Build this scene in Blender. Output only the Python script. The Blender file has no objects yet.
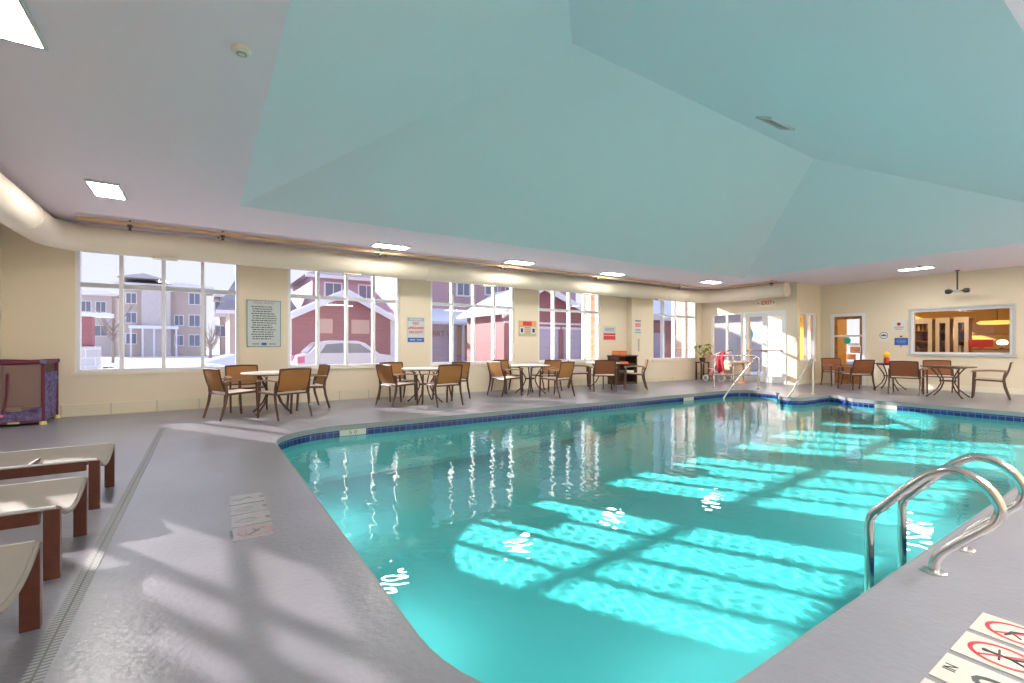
import bpy, bmesh, math, random
from mathutils import Vector, Matrix
from mathutils.geometry import tessellate_polygon
random.seed(7)
S = bpy.context.scene
C = S.collection
PI = math.pi
def R(a): return math.radians(a)

# ---------------------------------------------------------------- camera, world, sun, exposure
FPX, CY, CAM_H, YAW = 466.0, 346.5, 1.15, 33.4      # frame taken as 1024 x 683
cam_d = bpy.data.cameras.new('camera'); cam = bpy.data.objects.new('camera', cam_d); C.objects.link(cam)
cam_d.sensor_width = 36.0; cam_d.lens = FPX / 1024 * 36.0
cam_d.shift_y = (CY - 341.5) / 1024.0
cam_d.clip_start = 0.05; cam_d.clip_end = 600
cam.location = (0, 0, CAM_H); cam.rotation_euler = (R(90), 0, -R(YAW))
S.camera = cam
S.view_settings.view_transform = 'Standard'; S.view_settings.look = 'None'
S.view_settings.gamma = 1.0; S.view_settings.use_curve_mapping = False
S.view_settings.exposure = 0.76
W = bpy.data.worlds.new('sky'); S.world = W; W.use_nodes = True
wn = W.node_tree.nodes; wl = W.node_tree.links
bg = wn['Background']; bg.inputs['Strength'].default_value = 1.2
_tc = wn.new('ShaderNodeTexCoord'); _sp = wn.new('ShaderNodeSeparateXYZ'); _rp = wn.new('ShaderNodeValToRGB')
wl.new(_tc.outputs['Generated'], _sp.inputs[0]); wl.new(_sp.outputs['Z'], _rp.inputs[0]); wl.new(_rp.outputs[0], bg.inputs['Color'])
_rp.color_ramp.elements[0].position = 0.0; _rp.color_ramp.elements[0].color = (0.66, 0.68, 0.72, 1)
_rp.color_ramp.elements[1].position = 0.7; _rp.color_ramp.elements[1].color = (0.42, 0.56, 0.85, 1)
SUN_AZ, SUN_EL = 29.3, 20.3           # light travels towards (+sin az, -cos az), downwards
sun_d = bpy.data.lights.new('sun', 'SUN'); sun_d.energy = 9.4; sun_d.angle = R(0.6); sun_d.color = (1.0, 0.94, 0.84)
sun = bpy.data.objects.new('sun', sun_d); C.objects.link(sun)
_dir = Vector((math.sin(R(SUN_AZ)) * math.cos(R(SUN_EL)), -math.cos(R(SUN_AZ)) * math.cos(R(SUN_EL)), -math.sin(R(SUN_EL))))
sun.rotation_euler = _dir.to_track_quat('-Z', 'Y').to_euler(); sun.location = (-10, 30, 15)
sun_d.cycles.is_caustics_light = True
RIPPLE = 0.0045                        # slope of each wave train on the water
POOLW = 24.0                          # power of each added underwater fill light
PANEL = 52.0                          # radiance of the ceiling light panels
S.cycles.use_denoising = True
S.cycles.max_bounces = 10; S.cycles.diffuse_bounces = 5; S.cycles.glossy_bounces = 4
S.cycles.transparent_max_bounces = 12; S.cycles.transmission_bounces = 6
S.cycles.sample_clamp_indirect = 6.0

# ---------------------------------------------------------------- materials
def mat(name, col, rough=0.6, metal=0.0, spec=0.5, bump=0.0, bscale=40.0, var=0.0, vscale=6.0, coat=0.0, transl=0.0, var2=None):
    m = bpy.data.materials.new(name); m.use_nodes = True
    nt = m.node_tree; n = nt.nodes; l = nt.links; p = n['Principled BSDF']
    c = (col[0], col[1], col[2], 1)
    p.inputs['Base Color'].default_value = c; p.inputs['Roughness'].default_value = rough
    p.inputs['Metallic'].default_value = metal; p.inputs['Specular IOR Level'].default_value = spec
    p.inputs['Coat Weight'].default_value = coat
    tc = n.new('ShaderNodeTexCoord')
    if var > 0 or var2:
        t = n.new('ShaderNodeTexNoise'); t.inputs['Scale'].default_value = vscale; t.inputs['Detail'].default_value = 5
        l.new(tc.outputs['Object'], t.inputs['Vector'])
        rp = n.new('ShaderNodeValToRGB'); l.new(t.outputs['Fac'], rp.inputs[0])
        lo = var2 if var2 else tuple(x * (1 - var) for x in col); hi = col if var2 else tuple(min(1, x * (1 + var)) for x in col)
        rp.color_ramp.elements[0].position = 0.35; rp.color_ramp.elements[1].position = 0.65
        rp.color_ramp.elements[0].color = (*lo, 1); rp.color_ramp.elements[1].color = (*hi, 1)
        l.new(rp.outputs[0], p.inputs['Base Color'])
    if bump > 0:
        t2 = n.new('ShaderNodeTexNoise'); t2.inputs['Scale'].default_value = bscale; t2.inputs['Detail'].default_value = 3
        l.new(tc.outputs['Object'], t2.inputs['Vector'])
        b = n.new('ShaderNodeBump'); b.inputs['Strength'].default_value = bump; b.inputs['Distance'].default_value = 0.01
        l.new(t2.outputs['Fac'], b.inputs['Height']); l.new(b.outputs[0], p.inputs['Normal'])
    if transl > 0:
        tr = n.new('ShaderNodeBsdfTranslucent'); tr.inputs[0].default_value = c
        mx = n.new('ShaderNodeMixShader'); mx.inputs[0].default_value = transl
        l.new(p.outputs[0], mx.inputs[1]); l.new(tr.outputs[0], mx.inputs[2]); l.new(mx.outputs[0], n['Material Output'].inputs[0])
    return m
def brick_mat(name, c1, c2, mortar, scale, bw=0.5, bh=0.25, ms=0.02, rough=0.6, axes='XZ', off=0.5, bumpd=0.3, spec=0.5):
    m = bpy.data.materials.new(name); m.use_nodes = True
    nt = m.node_tree; n = nt.nodes; l = nt.links; p = n['Principled BSDF']; p.inputs['Roughness'].default_value = rough
    p.inputs['Specular IOR Level'].default_value = spec
    tc = n.new('ShaderNodeTexCoord'); sp = n.new('ShaderNodeSeparateXYZ'); cb = n.new('ShaderNodeCombineXYZ')
    l.new(tc.outputs['Object'], sp.inputs[0])
    if axes == 'SZ':
        ad = n.new('ShaderNodeMath'); ad.operation = 'ADD'; l.new(sp.outputs['X'], ad.inputs[0]); l.new(sp.outputs['Y'], ad.inputs[1]); l.new(ad.outputs[0], cb.inputs['X'])
        l.new(sp.outputs['Z'], cb.inputs['Y'])
    else:
        l.new(sp.outputs[axes[0]], cb.inputs['X']); l.new(sp.outputs[axes[1]], cb.inputs['Y'])
    b = n.new('ShaderNodeTexBrick'); l.new(cb.outputs[0], b.inputs['Vector'])
    b.inputs['Color1'].default_value = (*c1, 1); b.inputs['Color2'].default_value = (*c2, 1); b.inputs['Mortar'].default_value = (*mortar, 1)
    b.inputs['Scale'].default_value = scale; b.inputs['Brick Width'].default_value = bw; b.inputs['Row Height'].default_value = bh
    b.inputs['Mortar Size'].default_value = ms; b.offset = off
    l.new(b.outputs['Color'], p.inputs['Base Color'])
    bp = n.new('ShaderNodeBump'); bp.inputs['Strength'].default_value = bumpd; bp.inputs['Distance'].default_value = 0.01; bp.invert = True
    l.new(b.outputs['Fac'], bp.inputs['Height']); l.new(bp.outputs[0], p.inputs['Normal'])
    return m
def emit(name, col, s):
    m = bpy.data.materials.new(name); m.use_nodes = True; n = m.node_tree.nodes; l = m.node_tree.links
    n.remove(n['Principled BSDF']); e = n.new('ShaderNodeEmission'); e.inputs[0].default_value = (*col, 1); e.inputs[1].default_value = s
    l.new(e.outputs[0], n['Material Output'].inputs[0]); return m
def both_sides(n, l, f, ior):
    ge = n.new('ShaderNodeNewGeometry'); mr = n.new('ShaderNodeMapRange'); l.new(ge.outputs['Backfacing'], mr.inputs[0])
    mr.inputs[3].default_value = ior; mr.inputs[4].default_value = 1.0 / ior; l.new(mr.outputs[0], f.inputs[0])
def thin_glass(name, tint, gloss=1.0):
    m = bpy.data.materials.new(name); m.use_nodes = True; n = m.node_tree.nodes; l = m.node_tree.links
    n.remove(n['Principled BSDF'])
    t = n.new('ShaderNodeBsdfTransparent'); t.inputs[0].default_value = (*tint, 1)
    g = n.new('ShaderNodeBsdfGlossy'); g.inputs['Roughness'].default_value = 0.02
    f = n.new('ShaderNodeFresnel'); both_sides(n, l, f, 1.45)
    k = n.new('ShaderNodeMath'); k.operation = 'MULTIPLY'; k.inputs[1].default_value = gloss; l.new(f.outputs[0], k.inputs[0])
    mx = n.new('ShaderNodeMixShader'); l.new(k.outputs[0], mx.inputs[0]); l.new(t.outputs[0], mx.inputs[1]); l.new(g.outputs[0], mx.inputs[2])
    l.new(mx.outputs[0], n['Material Output'].inputs[0]); return m

M = {}
M['deck'] = mat('painted_deck', (0.215, 0.21, 0.24), 0.29, spec=0.6, bump=0.22, bscale=30, var=0.10, vscale=1.3)
M['coping'] = mat('coping_paint', (0.21, 0.225, 0.23), 0.5, bump=0.1)
M['wall'] = mat('cream_wall', (0.76, 0.66, 0.50), 0.75, spec=0.3, bump=0.12, bscale=60)
M['ceil'] = mat('ceiling_paint', (0.85, 0.74, 0.81), 0.8, spec=0.2, bump=0.05, bscale=80)
M['vault'] = mat('aqua_vault_paint', (0.66, 0.72, 0.765), 0.7, spec=0.3, bump=0.05, bscale=50)
M['base'] = brick_mat('base_block', (0.74, 0.66, 0.50), (0.71, 0.64, 0.48), (0.55, 0.48, 0.36), 1.0, 0.62, 0.3, 0.01, axes='SZ')
M['duct'] = mat('duct_paint', (0.74, 0.65, 0.52), 0.6, spec=0.35, bump=0.05)
M['pipe'] = mat('pipe_paint', (0.60, 0.38, 0.22), 0.55)
M['white'] = mat('white_frame', (0.80, 0.80, 0.80), 0.45)
M['greyframe'] = mat('grey_frame', (0.50, 0.51, 0.52), 0.45)
M['sill'] = mat('sill_cream', (0.80, 0.74, 0.60), 0.6)
M['glass'] = thin_glass('window_glass', (0.86, 0.85, 0.88))
M['steel'] = mat('stainless', (0.72, 0.70, 0.67), 0.17, metal=1.0)
M['chairframe'] = mat('bronze_frame', (0.085, 0.028, 0.014), 0.35, spec=0.5, coat=0.3)
M['arm'] = mat('arm_wood', (0.30, 0.17, 0.10), 0.28, coat=0.5)
M['sling'] = mat('tan_sling', (0.42, 0.21, 0.065), 0.7, transl=0.35, bump=0.2, bscale=200)
M['sling2'] = mat('rust_sling', (0.33, 0.115, 0.045), 0.7, transl=0.25, bump=0.2, bscale=200)
M['seat'] = mat('seat_sling', (0.52, 0.42, 0.32), 0.5, bump=0.2, bscale=200)
M['stone'] = mat('table_stone', (0.72, 0.66, 0.60), 0.25, var=0.08, vscale=30)
M['darktop'] = mat('dark_table_top', (0.10, 0.07, 0.05), 0.2)
M['iron'] = mat('dark_iron', (0.07, 0.04, 0.03), 0.4, metal=0.4)
M['lounger'] = mat('lounger_frame', (0.085, 0.026, 0.016), 0.35, coat=0.3, var=0.15, vscale=20)
M['cream_sling'] = mat('cream_sling', (0.20, 0.172, 0.145), 0.6, bump=0.2, bscale=300, var=0.06, vscale=5)
M['drain'] = mat('drain_plastic', (0.42, 0.42, 0.42), 0.5)
M['black'] = mat('black', (0.015, 0.015, 0.015), 0.5)
M['dark'] = mat('vent_shade', (0.03, 0.03, 0.03), 0.7)
M['red'] = mat('sign_red', (0.62, 0.03, 0.03), 0.5)
M['orange'] = mat('sign_orange', (0.85, 0.33, 0.12), 0.5)
M['blue'] = mat('sign_blue', (0.03, 0.10, 0.42), 0.5)
M['navy'] = mat('sign_navy', (0.02, 0.02, 0.08), 0.5)
M['signgrey'] = mat('sign_grey', (0.52, 0.58, 0.57), 0.5)
M['signwhite'] = mat('sign_white', (0.72, 0.70, 0.66), 0.5)
M['teal_edge'] = mat('sign_teal', (0.16, 0.36, 0.38), 0.5)
M['text'] = mat('sign_text', (0.06, 0.07, 0.08), 0.6)
M['plaster'] = mat('pool_plaster', (0.17, 0.385, 0.385), 0.8)
M['tile'] = brick_mat('waterline_tile', (0.008, 0.014, 0.11), (0.012, 0.028, 0.18), (0.10, 0.12, 0.24), 1.0, 0.1, 0.1, 0.006, rough=0.15, axes='SZ', off=0.0)
M['marble_tile'] = mat('marker_tile', (0.56, 0.52, 0.45), 0.35)
M['red_paint'] = mat('marker_red', (0.60, 0.03, 0.05), 0.4)
M['panel'] = emit('light_panel', (1.0, 0.97, 0.93), PANEL)
M['panel_fill'] = emit('light_panel_fill', (1.0, 0.96, 0.92), PANEL * 0.95)
M['panel_frame'] = mat('panel_frame', (0.55, 0.53, 0.53), 0.4)
# outside
M['snow'] = mat('snow', (0.82, 0.84, 0.90), 0.8, bump=0.6, bscale=3)
M['asphalt'] = mat('asphalt', (0.30, 0.29, 0.31), 0.8, var=0.2, vscale=0.6)
M['stucco'] = mat('stucco_beige', (0.56, 0.45, 0.38), 0.85, var=0.05)
M['stucco2'] = mat('stucco_pale', (0.62, 0.55, 0.52), 0.85, var=0.05)
M['redwall'] = brick_mat('red_siding', (0.36, 0.13, 0.14), (0.34, 0.12, 0.13), (0.27, 0.09, 0.10), 1.0, 60.0, 0.2, 0.008, axes='SZ')
M['pinkwall'] = brick_mat('pink_siding', (0.52, 0.33, 0.36), (0.50, 0.31, 0.34), (0.40, 0.24, 0.27), 1.0, 60.0, 0.22, 0.008, axes='SZ')
M['roofgrey'] = mat('grey_roof', (0.36, 0.33, 0.35), 0.8, var=0.15, vscale=2)
M['trimw'] = mat('white_trim', (0.80, 0.76, 0.78), 0.6)
M['garage'] = brick_mat('garage_panels', (0.50, 0.42, 0.52), (0.48, 0.41, 0.51), (0.38, 0.30, 0.38), 1.0, 0.9, 0.55, 0.012, axes='SZ', off=0.0)
M['brick'] = brick_mat('brick', (0.55, 0.27, 0.16), (0.72, 0.50, 0.34), (0.70, 0.62, 0.52), 1.0, 0.22, 0.075, 0.008, axes='SZ')
M['stoneblock'] = brick_mat('stone_base', (0.60, 0.58, 0.58), (0.50, 0.48, 0.48), (0.75, 0.73, 0.72), 1.0, 0.6, 0.35, 0.02, axes='SZ')
M['winglass'] = mat('far_window', (0.20, 0.22, 0.27), 0.15)
M['carpaint'] = mat('car_paint', (0.66, 0.64, 0.72), 0.25, coat=0.5)
M['carglass'] = mat('car_glass', (0.22, 0.24, 0.28), 0.1)
M['rubber'] = mat('rubber', (0.03, 0.03, 0.03), 0.7)
M['pink'] = mat('pink_fabric', (0.75, 0.30, 0.30), 0.8, bump=0.4, bscale=60)
M['hotpink'] = mat('hot_pink', (0.80, 0.20, 0.35), 0.6)
M['redcloth'] = mat('red_cloth', (0.40, 0.02, 0.04), 0.85, bump=0.4, bscale=60)
M['leaf'] = mat('leaf', (0.10, 0.16, 0.04), 0.5, var2=(0.35, 0.33, 0.10), vscale=9)
M['bush'] = mat('bush', (0.10, 0.12, 0.06), 0.8)
M['bark'] = mat('bark', (0.30, 0.24, 0.20), 0.9)
M['darkwood'] = mat('dark_wood', (0.07, 0.03, 0.015), 0.5)
M['wood'] = mat('brown_wood', (0.38, 0.15, 0.045), 0.45, var=0.3, vscale=8)
M['yellow'] = mat('yellow_wall', (0.85, 0.56, 0.10), 0.75)
M['gold'] = mat('gold_wall', (0.70, 0.42, 0.10), 0.75)
M['cyan'] = mat('cyan_plastic', (0.02, 0.45, 0.60), 0.5)
M['purplecloth'] = mat('purple_fabric', (0.06, 0.03, 0.11), 0.8, var2=(0.17, 0.15, 0.30), vscale=16, bump=0.5, bscale=20)
M['maroon'] = mat('maroon_fabric', (0.11, 0.012, 0.035), 0.7)
M['yfoot'] = mat('cream_plastic', (0.75, 0.62, 0.25), 0.5)
M['greenp'] = mat('green_disc', (0.03, 0.40, 0.28), 0.5)
def mesh_net():
    m = bpy.data.materials.new('mauve_net'); m.use_nodes = True; n = m.node_tree.nodes; l = m.node_tree.links; p = n['Principled BSDF']
    p.inputs['Base Color'].default_value = (0.30, 0.19, 0.17, 1); p.inputs['Roughness'].default_value = 0.8
    t = n.new('ShaderNodeBsdfTransparent'); mx = n.new('ShaderNodeMixShader'); mx.inputs[0].default_value = 0.45
    l.new(p.outputs[0], mx.inputs[1]); l.new(t.outputs[0], mx.inputs[2]); l.new(mx.outputs[0], n['Material Output'].inputs[0]); return m
M['net'] = mesh_net()

# ---------------------------------------------------------------- mesh builder
class MB:
    def __init__(s): s.v = []; s.f = []; s.mi = []
    def add(s, vs, fs, T=None, mi=0):
        o = len(s.v)
        for v in vs:
            v = Vector(v)
            if T is not None: v = T @ v
            s.v.append(tuple(v))
        for f in fs: s.f.append(tuple(i + o for i in f)); s.mi.append(mi)
        return s
    def box(s, x0, x1, y0, y1, z0, z1, T=None, mi=0):
        vs = [(x, y, z) for x in (x0, x1) for y in (y0, y1) for z in (z0, z1)]
        fs = [(0, 1, 3, 2), (4, 6, 7, 5), (0, 4, 5, 1), (2, 3, 7, 6), (0, 2, 6, 4), (1, 5, 7, 3)]
        return s.add(vs, fs, T, mi)
    def cbox(s, c, d, T=None, mi=0):
        return s.box(c[0] - d[0] / 2, c[0] + d[0] / 2, c[1] - d[1] / 2, c[1] + d[1] / 2, c[2] - d[2] / 2, c[2] + d[2] / 2, T, mi)
    def tube(s, pts, r, n=10, T=None, mi=0, caps=True, sq=1.0):
        pts = [Vector(p) for p in pts]; rr = r if isinstance(r, (list, tuple)) else [r] * len(pts)
        vs = []; fs = []
        t0 = (pts[1] - pts[0]).normalized()
        up = Vector((0, 0, 1)) if abs(t0.z) < 0.9 else Vector((1, 0, 0))
        a = t0.cross(up).normalized()
        for i, p in enumerate(pts):
            if i == 0: t = t0
            elif i == len(pts) - 1: t = (pts[i] - pts[i - 1]).normalized()
            else: t = ((pts[i + 1] - p).normalized() + (p - pts[i - 1]).normalized()).normalized()
            a = (a - t * a.dot(t)).normalized(); b = t.cross(a)
            for k in range(n):
                g = 2 * PI * k / n; vs.append(p + (a * math.cos(g) + b * math.sin(g) * sq) * rr[i])
        for i in range(len(pts) - 1):
            for k in range(n):
                k2 = (k + 1) % n; fs.append((i * n + k, i * n + k2, (i + 1) * n + k2, (i + 1) * n + k))
        if caps: fs.append(tuple(range(n - 1, -1, -1))); fs.append(tuple((len(pts) - 1) * n + k for k in range(n)))
        return s.add(vs, fs, T, mi)
    def lathe(s, prof, n=24, T=None, mi=0, ang=2 * PI):
        vs = []; fs = []
        for k in range(n):
            g = ang * k / n
            for r, z in prof: vs.append((r * math.cos(g), r * math.sin(g), z))
        m = len(prof)
        for k in range(n):
            k2 = (k + 1) % n
            for j in range(m - 1): fs.append((k * m + j, k2 * m + j, k2 * m + j + 1, k * m + j + 1))
        return s.add(vs, fs, T, mi)
    def prism(s, poly, z0, z1, T=None, mi=0):
        n = len(poly); vs = [(x, y, z0) for x, y in poly] + [(x, y, z1) for x, y in poly]
        fs = [(i, (i + 1) % n, (i + 1) % n + n, i + n) for i in range(n)] + [tuple(range(n - 1, -1, -1)), tuple(range(n, 2 * n))]
        return s.add(vs, fs, T, mi)
    def grid(s, fn, nu, nv, th=0.0, T=None, mi=0):
        P = [[Vector(fn(i / nu, j / nv)) for j in range(nv + 1)] for i in range(nu + 1)]
        vs = [p for r in P for p in r]; fs = []
        I = lambda i, j: i * (nv + 1) + j
        for i in range(nu):
            for j in range(nv): fs.append((I(i, j), I(i + 1, j), I(i + 1, j + 1), I(i, j + 1)))
        if th:
            o = len(vs)
            for i in range(nu + 1):
                for j in range(nv + 1):
                    du = P[min(i + 1, nu)][j] - P[max(i - 1, 0)][j]; dv = P[i][min(j + 1, nv)] - P[i][max(j - 1, 0)]
                    vs.append(P[i][j] - du.cross(dv).normalized() * th)
            top = list(fs)
            for f in top: fs.append(tuple(o + k for k in reversed(f)))
            ed = [I(i, 0) for i in range(nu + 1)] + [I(nu, j) for j in range(1, nv + 1)] + [I(i, nv) for i in range(nu - 1, -1, -1)] + [I(0, j) for j in range(nv - 1, 0, -1)]
            for a, b in zip(ed, ed[1:] + ed[:1]): fs.append((b, a, a + o, b + o))
        return s.add(vs, fs, T, mi)
    def build(s, name, m, parent=None, smooth=False, fix=True, bevel=0, loc=None):
        me = bpy.data.meshes.new(name); me.from_pydata(s.v, [], s.f)
        ms = m if isinstance(m, (list, tuple)) else [m]
        for x in ms: me.materials.append(M[x] if isinstance(x, str) else x)
        for p, i in zip(me.polygons, s.mi): p.material_index = min(i, len(ms) - 1); p.use_smooth = smooth
        if fix:
            bm = bmesh.new(); bm.from_mesh(me); bmesh.ops.recalc_face_normals(bm, faces=bm.faces)
            if bevel:
                es = [e for e in bm.edges if len(e.link_faces) == 2 and e.calc_face_angle(0) > 0.7]
                bmesh.ops.bevel(bm, geom=es, offset=bevel, segments=2, affect='EDGES', profile=0.6)
            bm.to_mesh(me); bm.free()
        if smooth: me.set_sharp_from_angle(angle=R(40))
        me.update()
        o = bpy.data.objects.new(name, me); C.objects.link(o)
        if parent: o.parent = parent
        if loc: o.location = loc
        return o
def tag(o, label=None, cat=None, group=None, kind=None):
    if label: o['label'] = label
    if cat: o['category'] = cat
    if group: o['group'] = group
    if kind: o['kind'] = kind
    return o
def empty(name, loc, rz=0, **k):
    o = bpy.data.objects.new(name, None); C.objects.link(o); o.location = loc; o.rotation_euler = (0, 0, rz); o.empty_display_size = 0.1
    return tag(o, **k)
def struct(name, mb, m, parent=None, **k):
    o = mb.build(name, m, parent, **k)
    if not parent: o['kind'] = 'structure'
    return o
def dup(root, loc, rz, label, group=None):
    def cp(o, par):
        c = o.copy(); C.objects.link(c)
        if par: c.parent = par
        for ch in list(o.children): cp(ch, c)
        return c
    c = cp(root, None); c.location = loc; c.rotation_euler = (0, 0, rz); c['label'] = label
    if group: c['group'] = group
    return c
def text(s_, size, m, parent, T, name='lettering', th=0.002, align='CENTER', wide=1.0, bold=0.0):
    cu = bpy.data.curves.new('t', 'FONT'); cu.body = s_; cu.size = size; cu.align_x = align; cu.align_y = 'CENTER'; cu.extrude = th; cu.offset = bold
    cu.resolution_u = 3
    o = bpy.data.objects.new('t', cu); C.objects.link(o)
    bpy.context.view_layer.update()
    me = bpy.data.meshes.new_from_object(o.evaluated_get(bpy.context.evaluated_depsgraph_get()))
    bpy.data.objects.remove(o); bpy.data.curves.remove(cu)
    me.transform(T @ Matrix.Diagonal((wide, 1, 1, 1))); me.materials.clear(); me.materials.append(M[m]); me.name = name
    o = bpy.data.objects.new(name, me); C.objects.link(o); o.parent = parent
    return o
def TR(x, y, z): return Matrix.Translation((x, y, z))
def RX(a): return Matrix.Rotation(R(a), 4, 'X')
def RY(a): return Matrix.Rotation(R(a), 4, 'Y')
def RZ(a): return Matrix.Rotation(R(a), 4, 'Z')

# ---------------------------------------------------------------- room dimensions
XL, YW, XF, XD, YJ, YN, ZC = -2.62, 10.35, 16.3, 14.8, 6.95, -2.6, 3.08
YW2, XJ = 10.15, 11.2             # the set-back of the window wall
TH = 0.16

# pool outline, counter-clockwise seen from above
def arc(cx, cy, r, a0, a1, n=10): return [(cx + r * math.cos(R(a0 + (a1 - a0) * i / n)), cy + r * math.sin(R(a0 + (a1 - a0) * i / n))) for i in range(n + 1)]
POOL = []
POOL += arc(1.55, 1.75, 0.85, 180, 270, 14)
POOL += arc(11.2, 1.6, 0.7, 270, 360, 8)
POOL += [(11.95, 4.45), (12.15, 4.65), (12.42, 4.9), (12.4, 5.12), (12.1, 5.16)]
POOL += [(11.7, 5.1), (11.35, 5.12)] + arc(11.3, 5.4, 0.28, 250, 120, 6) + [(11.5, 5.8), (11.85, 5.95), (12.05, 6.2), (12.08, 6.5)]
POOL += arc(11.5, 6.5, 0.58, 10, 90, 8)
POOL += arc(1.6, 6.15, 0.9, 90, 180, 14)
ZW = -0.155
def rib(poly, z0, z1, off=0.0):
    mb = MB(); n = len(poly)
    vs = [(x, y, z0) for x, y in poly] + [(x, y, z1) for x, y in poly]
    return mb.add(vs, [(i, (i + 1) % n, (i + 1) % n + n, i + n) for i in range(n)])
def inset(poly, d):
    n = len(poly); out = []
    for i in range(n):
        a = Vector(poly[i - 1]); b = Vector(poly[i]); c = Vector(poly[(i + 1) % n])
        e1 = (b - a).normalized(); e2 = (c - b).normalized(); n1 = Vector((-e1.y, e1.x)); n2 = Vector((-e2.y, e2.x))
        k = (n1 + n2); k = k.normalized() / max(0.5, k.normalized().dot(n1)); out.append(tuple(b + k * d))
    return out
def ring(outer_polys, inner_polys, z):
    loops = [[Vector((x, y, z)) for x, y in outer_polys]] + [[Vector((x, y, z)) for x, y in p] for p in inner_polys]
    tris = tessellate_polygon(loops); vs = [v for l in loops for v in l]
    mb = MB(); mb.add(vs, [t for t in tris]); return mb

# deck with the pool hole
DECK_OUT = inset(POOL, -0.30)
outer = [(XL - TH, YN - TH), (XF + TH, YN - TH), (XF + TH, YW + TH), (XL - TH, YW + TH)]
fl = ring(outer, [POOL], 0.0)
me_floor = fl.build('floor', 'deck', fix=False)
bmf = bmesh.new(); bmf.from_mesh(me_floor.data)
for f in bmf.faces:
    if f.normal.z < 0: f.normal_flip()
bmf.to_mesh(me_floor.data); bmf.free(); me_floor['kind'] = 'structure'
# coping lip, waterline tile, basin
pool_in = inset(POOL, 0.012)
cop = rib(pool_in, 0.0, -0.075); n_ = len(POOL)
cop.add([(x, y, -0.0) for x, y in POOL] + [(x, y, 0.0) for x, y in pool_in], [(i, (i + 1) % n_, (i + 1) % n_ + n_, i + n_) for i in range(n_)])
cop.add([(x, y, -0.075) for x, y in POOL] + [(x, y, -0.075) for x, y in pool_in], [(i, (i + 1) % n_, (i + 1) % n_ + n_, i + n_) for i in range(n_)])
struct('trim_1', cop, 'coping', smooth=True)
struct('trim_2', rib(POOL, -0.075, -0.20), 'tile')
DEPTH = 1.16
bas = rib(POOL, -0.20, -DEPTH + 0.15)
i1 = inset(POOL, 0.05); i2 = inset(POOL, 0.14)
def skirt(mb, p, zp, q, zq):
    n = len(p); mb.add([(x, y, zp) for x, y in p] + [(x, y, zq) for x, y in q], [(i, (i + 1) % n, (i + 1) % n + n, i + n) for i in range(n)])
skirt(bas, POOL, -DEPTH + 0.15, i1, -DEPTH + 0.05); skirt(bas, i1, -DEPTH + 0.05, i2, -DEPTH)
fb = ring(i2, [], -DEPTH); bas.add(fb.v, fb.f)
basin = bas.build('pool_basin', 'plaster', fix=False, smooth=True)
basin['kind'] = 'structure'

# water: a rippled refracting surface
def water_mat():
    m = bpy.data.materials.new('pool_water'); m.use_nodes = True; n = m.node_tree.nodes; l = m.node_tree.links
    n.remove(n['Principled BSDF'])
    t = n.new('ShaderNodeBsdfRefraction'); t.inputs['Color'].default_value = (0.45, 1.0, 1.0, 1); t.inputs['Roughness'].default_value = 0.0; t.inputs['IOR'].default_value = 1.06
    g = n.new('ShaderNodeBsdfGlossy'); g.inputs['Roughness'].default_value = 0.0
    f = n.new('ShaderNodeFresnel'); both_sides(n, l, f, 1.33)
    mx = n.new('ShaderNodeMixShader'); l.new(f.outputs[0], mx.inputs[0]); l.new(t.outputs[0], mx.inputs[1]); l.new(g.outputs[0], mx.inputs[2])
    l.new(mx.outputs[0], n['Material Output'].inputs[0]); return m
M['water'] = water_mat()
_rw = random.Random(11); WAVES = []
for i in range(30):
    wl_ = 0.065 * (1.045 ** i) if i < 22 else _rw.uniform(0.4, 1.3); a_ = _rw.uniform(0, 2 * PI)
    WAVES.append((2 * PI / wl_ * math.cos(a_), 2 * PI / wl_ * math.sin(a_), _rw.uniform(0, 2 * PI), RIPPLE * (1.0 if i < 22 else 0.12) * wl_ / (2 * PI)))
wx0, wx1, wy0, wy1, ws = 0.62, 12.5, 0.82, 7.16, 0.018
nx_, ny_ = int((wx1 - wx0) / ws), int((wy1 - wy0) / ws)
import numpy as np
gx, gy = np.meshgrid(np.linspace(wx0, wx1, nx_ + 1), np.linspace(wy0, wy1, ny_ + 1), indexing='ij')
gz = np.full_like(gx, ZW)
for kx, ky, ph, am in WAVES: gz += am * np.sin(kx * gx + ky * gy + ph)
me_ = bpy.data.meshes.new('pool_water')
idx = np.arange((nx_ + 1) * (ny_ + 1)).reshape(nx_ + 1, ny_ + 1)
fq = np.stack([idx[:-1, :-1], idx[1:, :-1], idx[1:, 1:], idx[:-1, 1:]], -1).reshape(-1, 4)
# keep the faces over the pool and a hand's width beyond its walls
def inside_pool(px, py):
    c_ = np.zeros(px.shape, bool); P_ = inset(POOL, -0.05); n = len(P_)
    for i in range(n):
        (xa, ya), (xb, yb) = P_[i - 1], P_[i]
        hit = ((ya > py) != (yb > py)) & (px < (xb - xa) * (py - ya) / ((yb - ya) if yb != ya else 1e-9) + xa); c_ ^= hit
    return c_
fcx = gx.ravel()[fq].mean(1); fcy = gy.ravel()[fq].mean(1); fq = fq[inside_pool(fcx, fcy)]
used, inv = np.unique(fq, return_inverse=True); fq = inv.reshape(-1, 4)
vv = np.stack([gx.ravel(), gy.ravel(), gz.ravel()], -1)[used]
me_.from_pydata(vv.tolist(), [], fq.tolist()); me_.materials.append(M['water']); me_.shade_smooth(); me_.update()
wt = bpy.data.objects.new('pool_water', me_); C.objects.link(wt)
wt.cycles.is_caustics_caster = True; basin.cycles.is_caustics_receiver = True
tag(wt, 'clear turquoise pool water with light ripples', 'water', kind='stuff')

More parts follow.
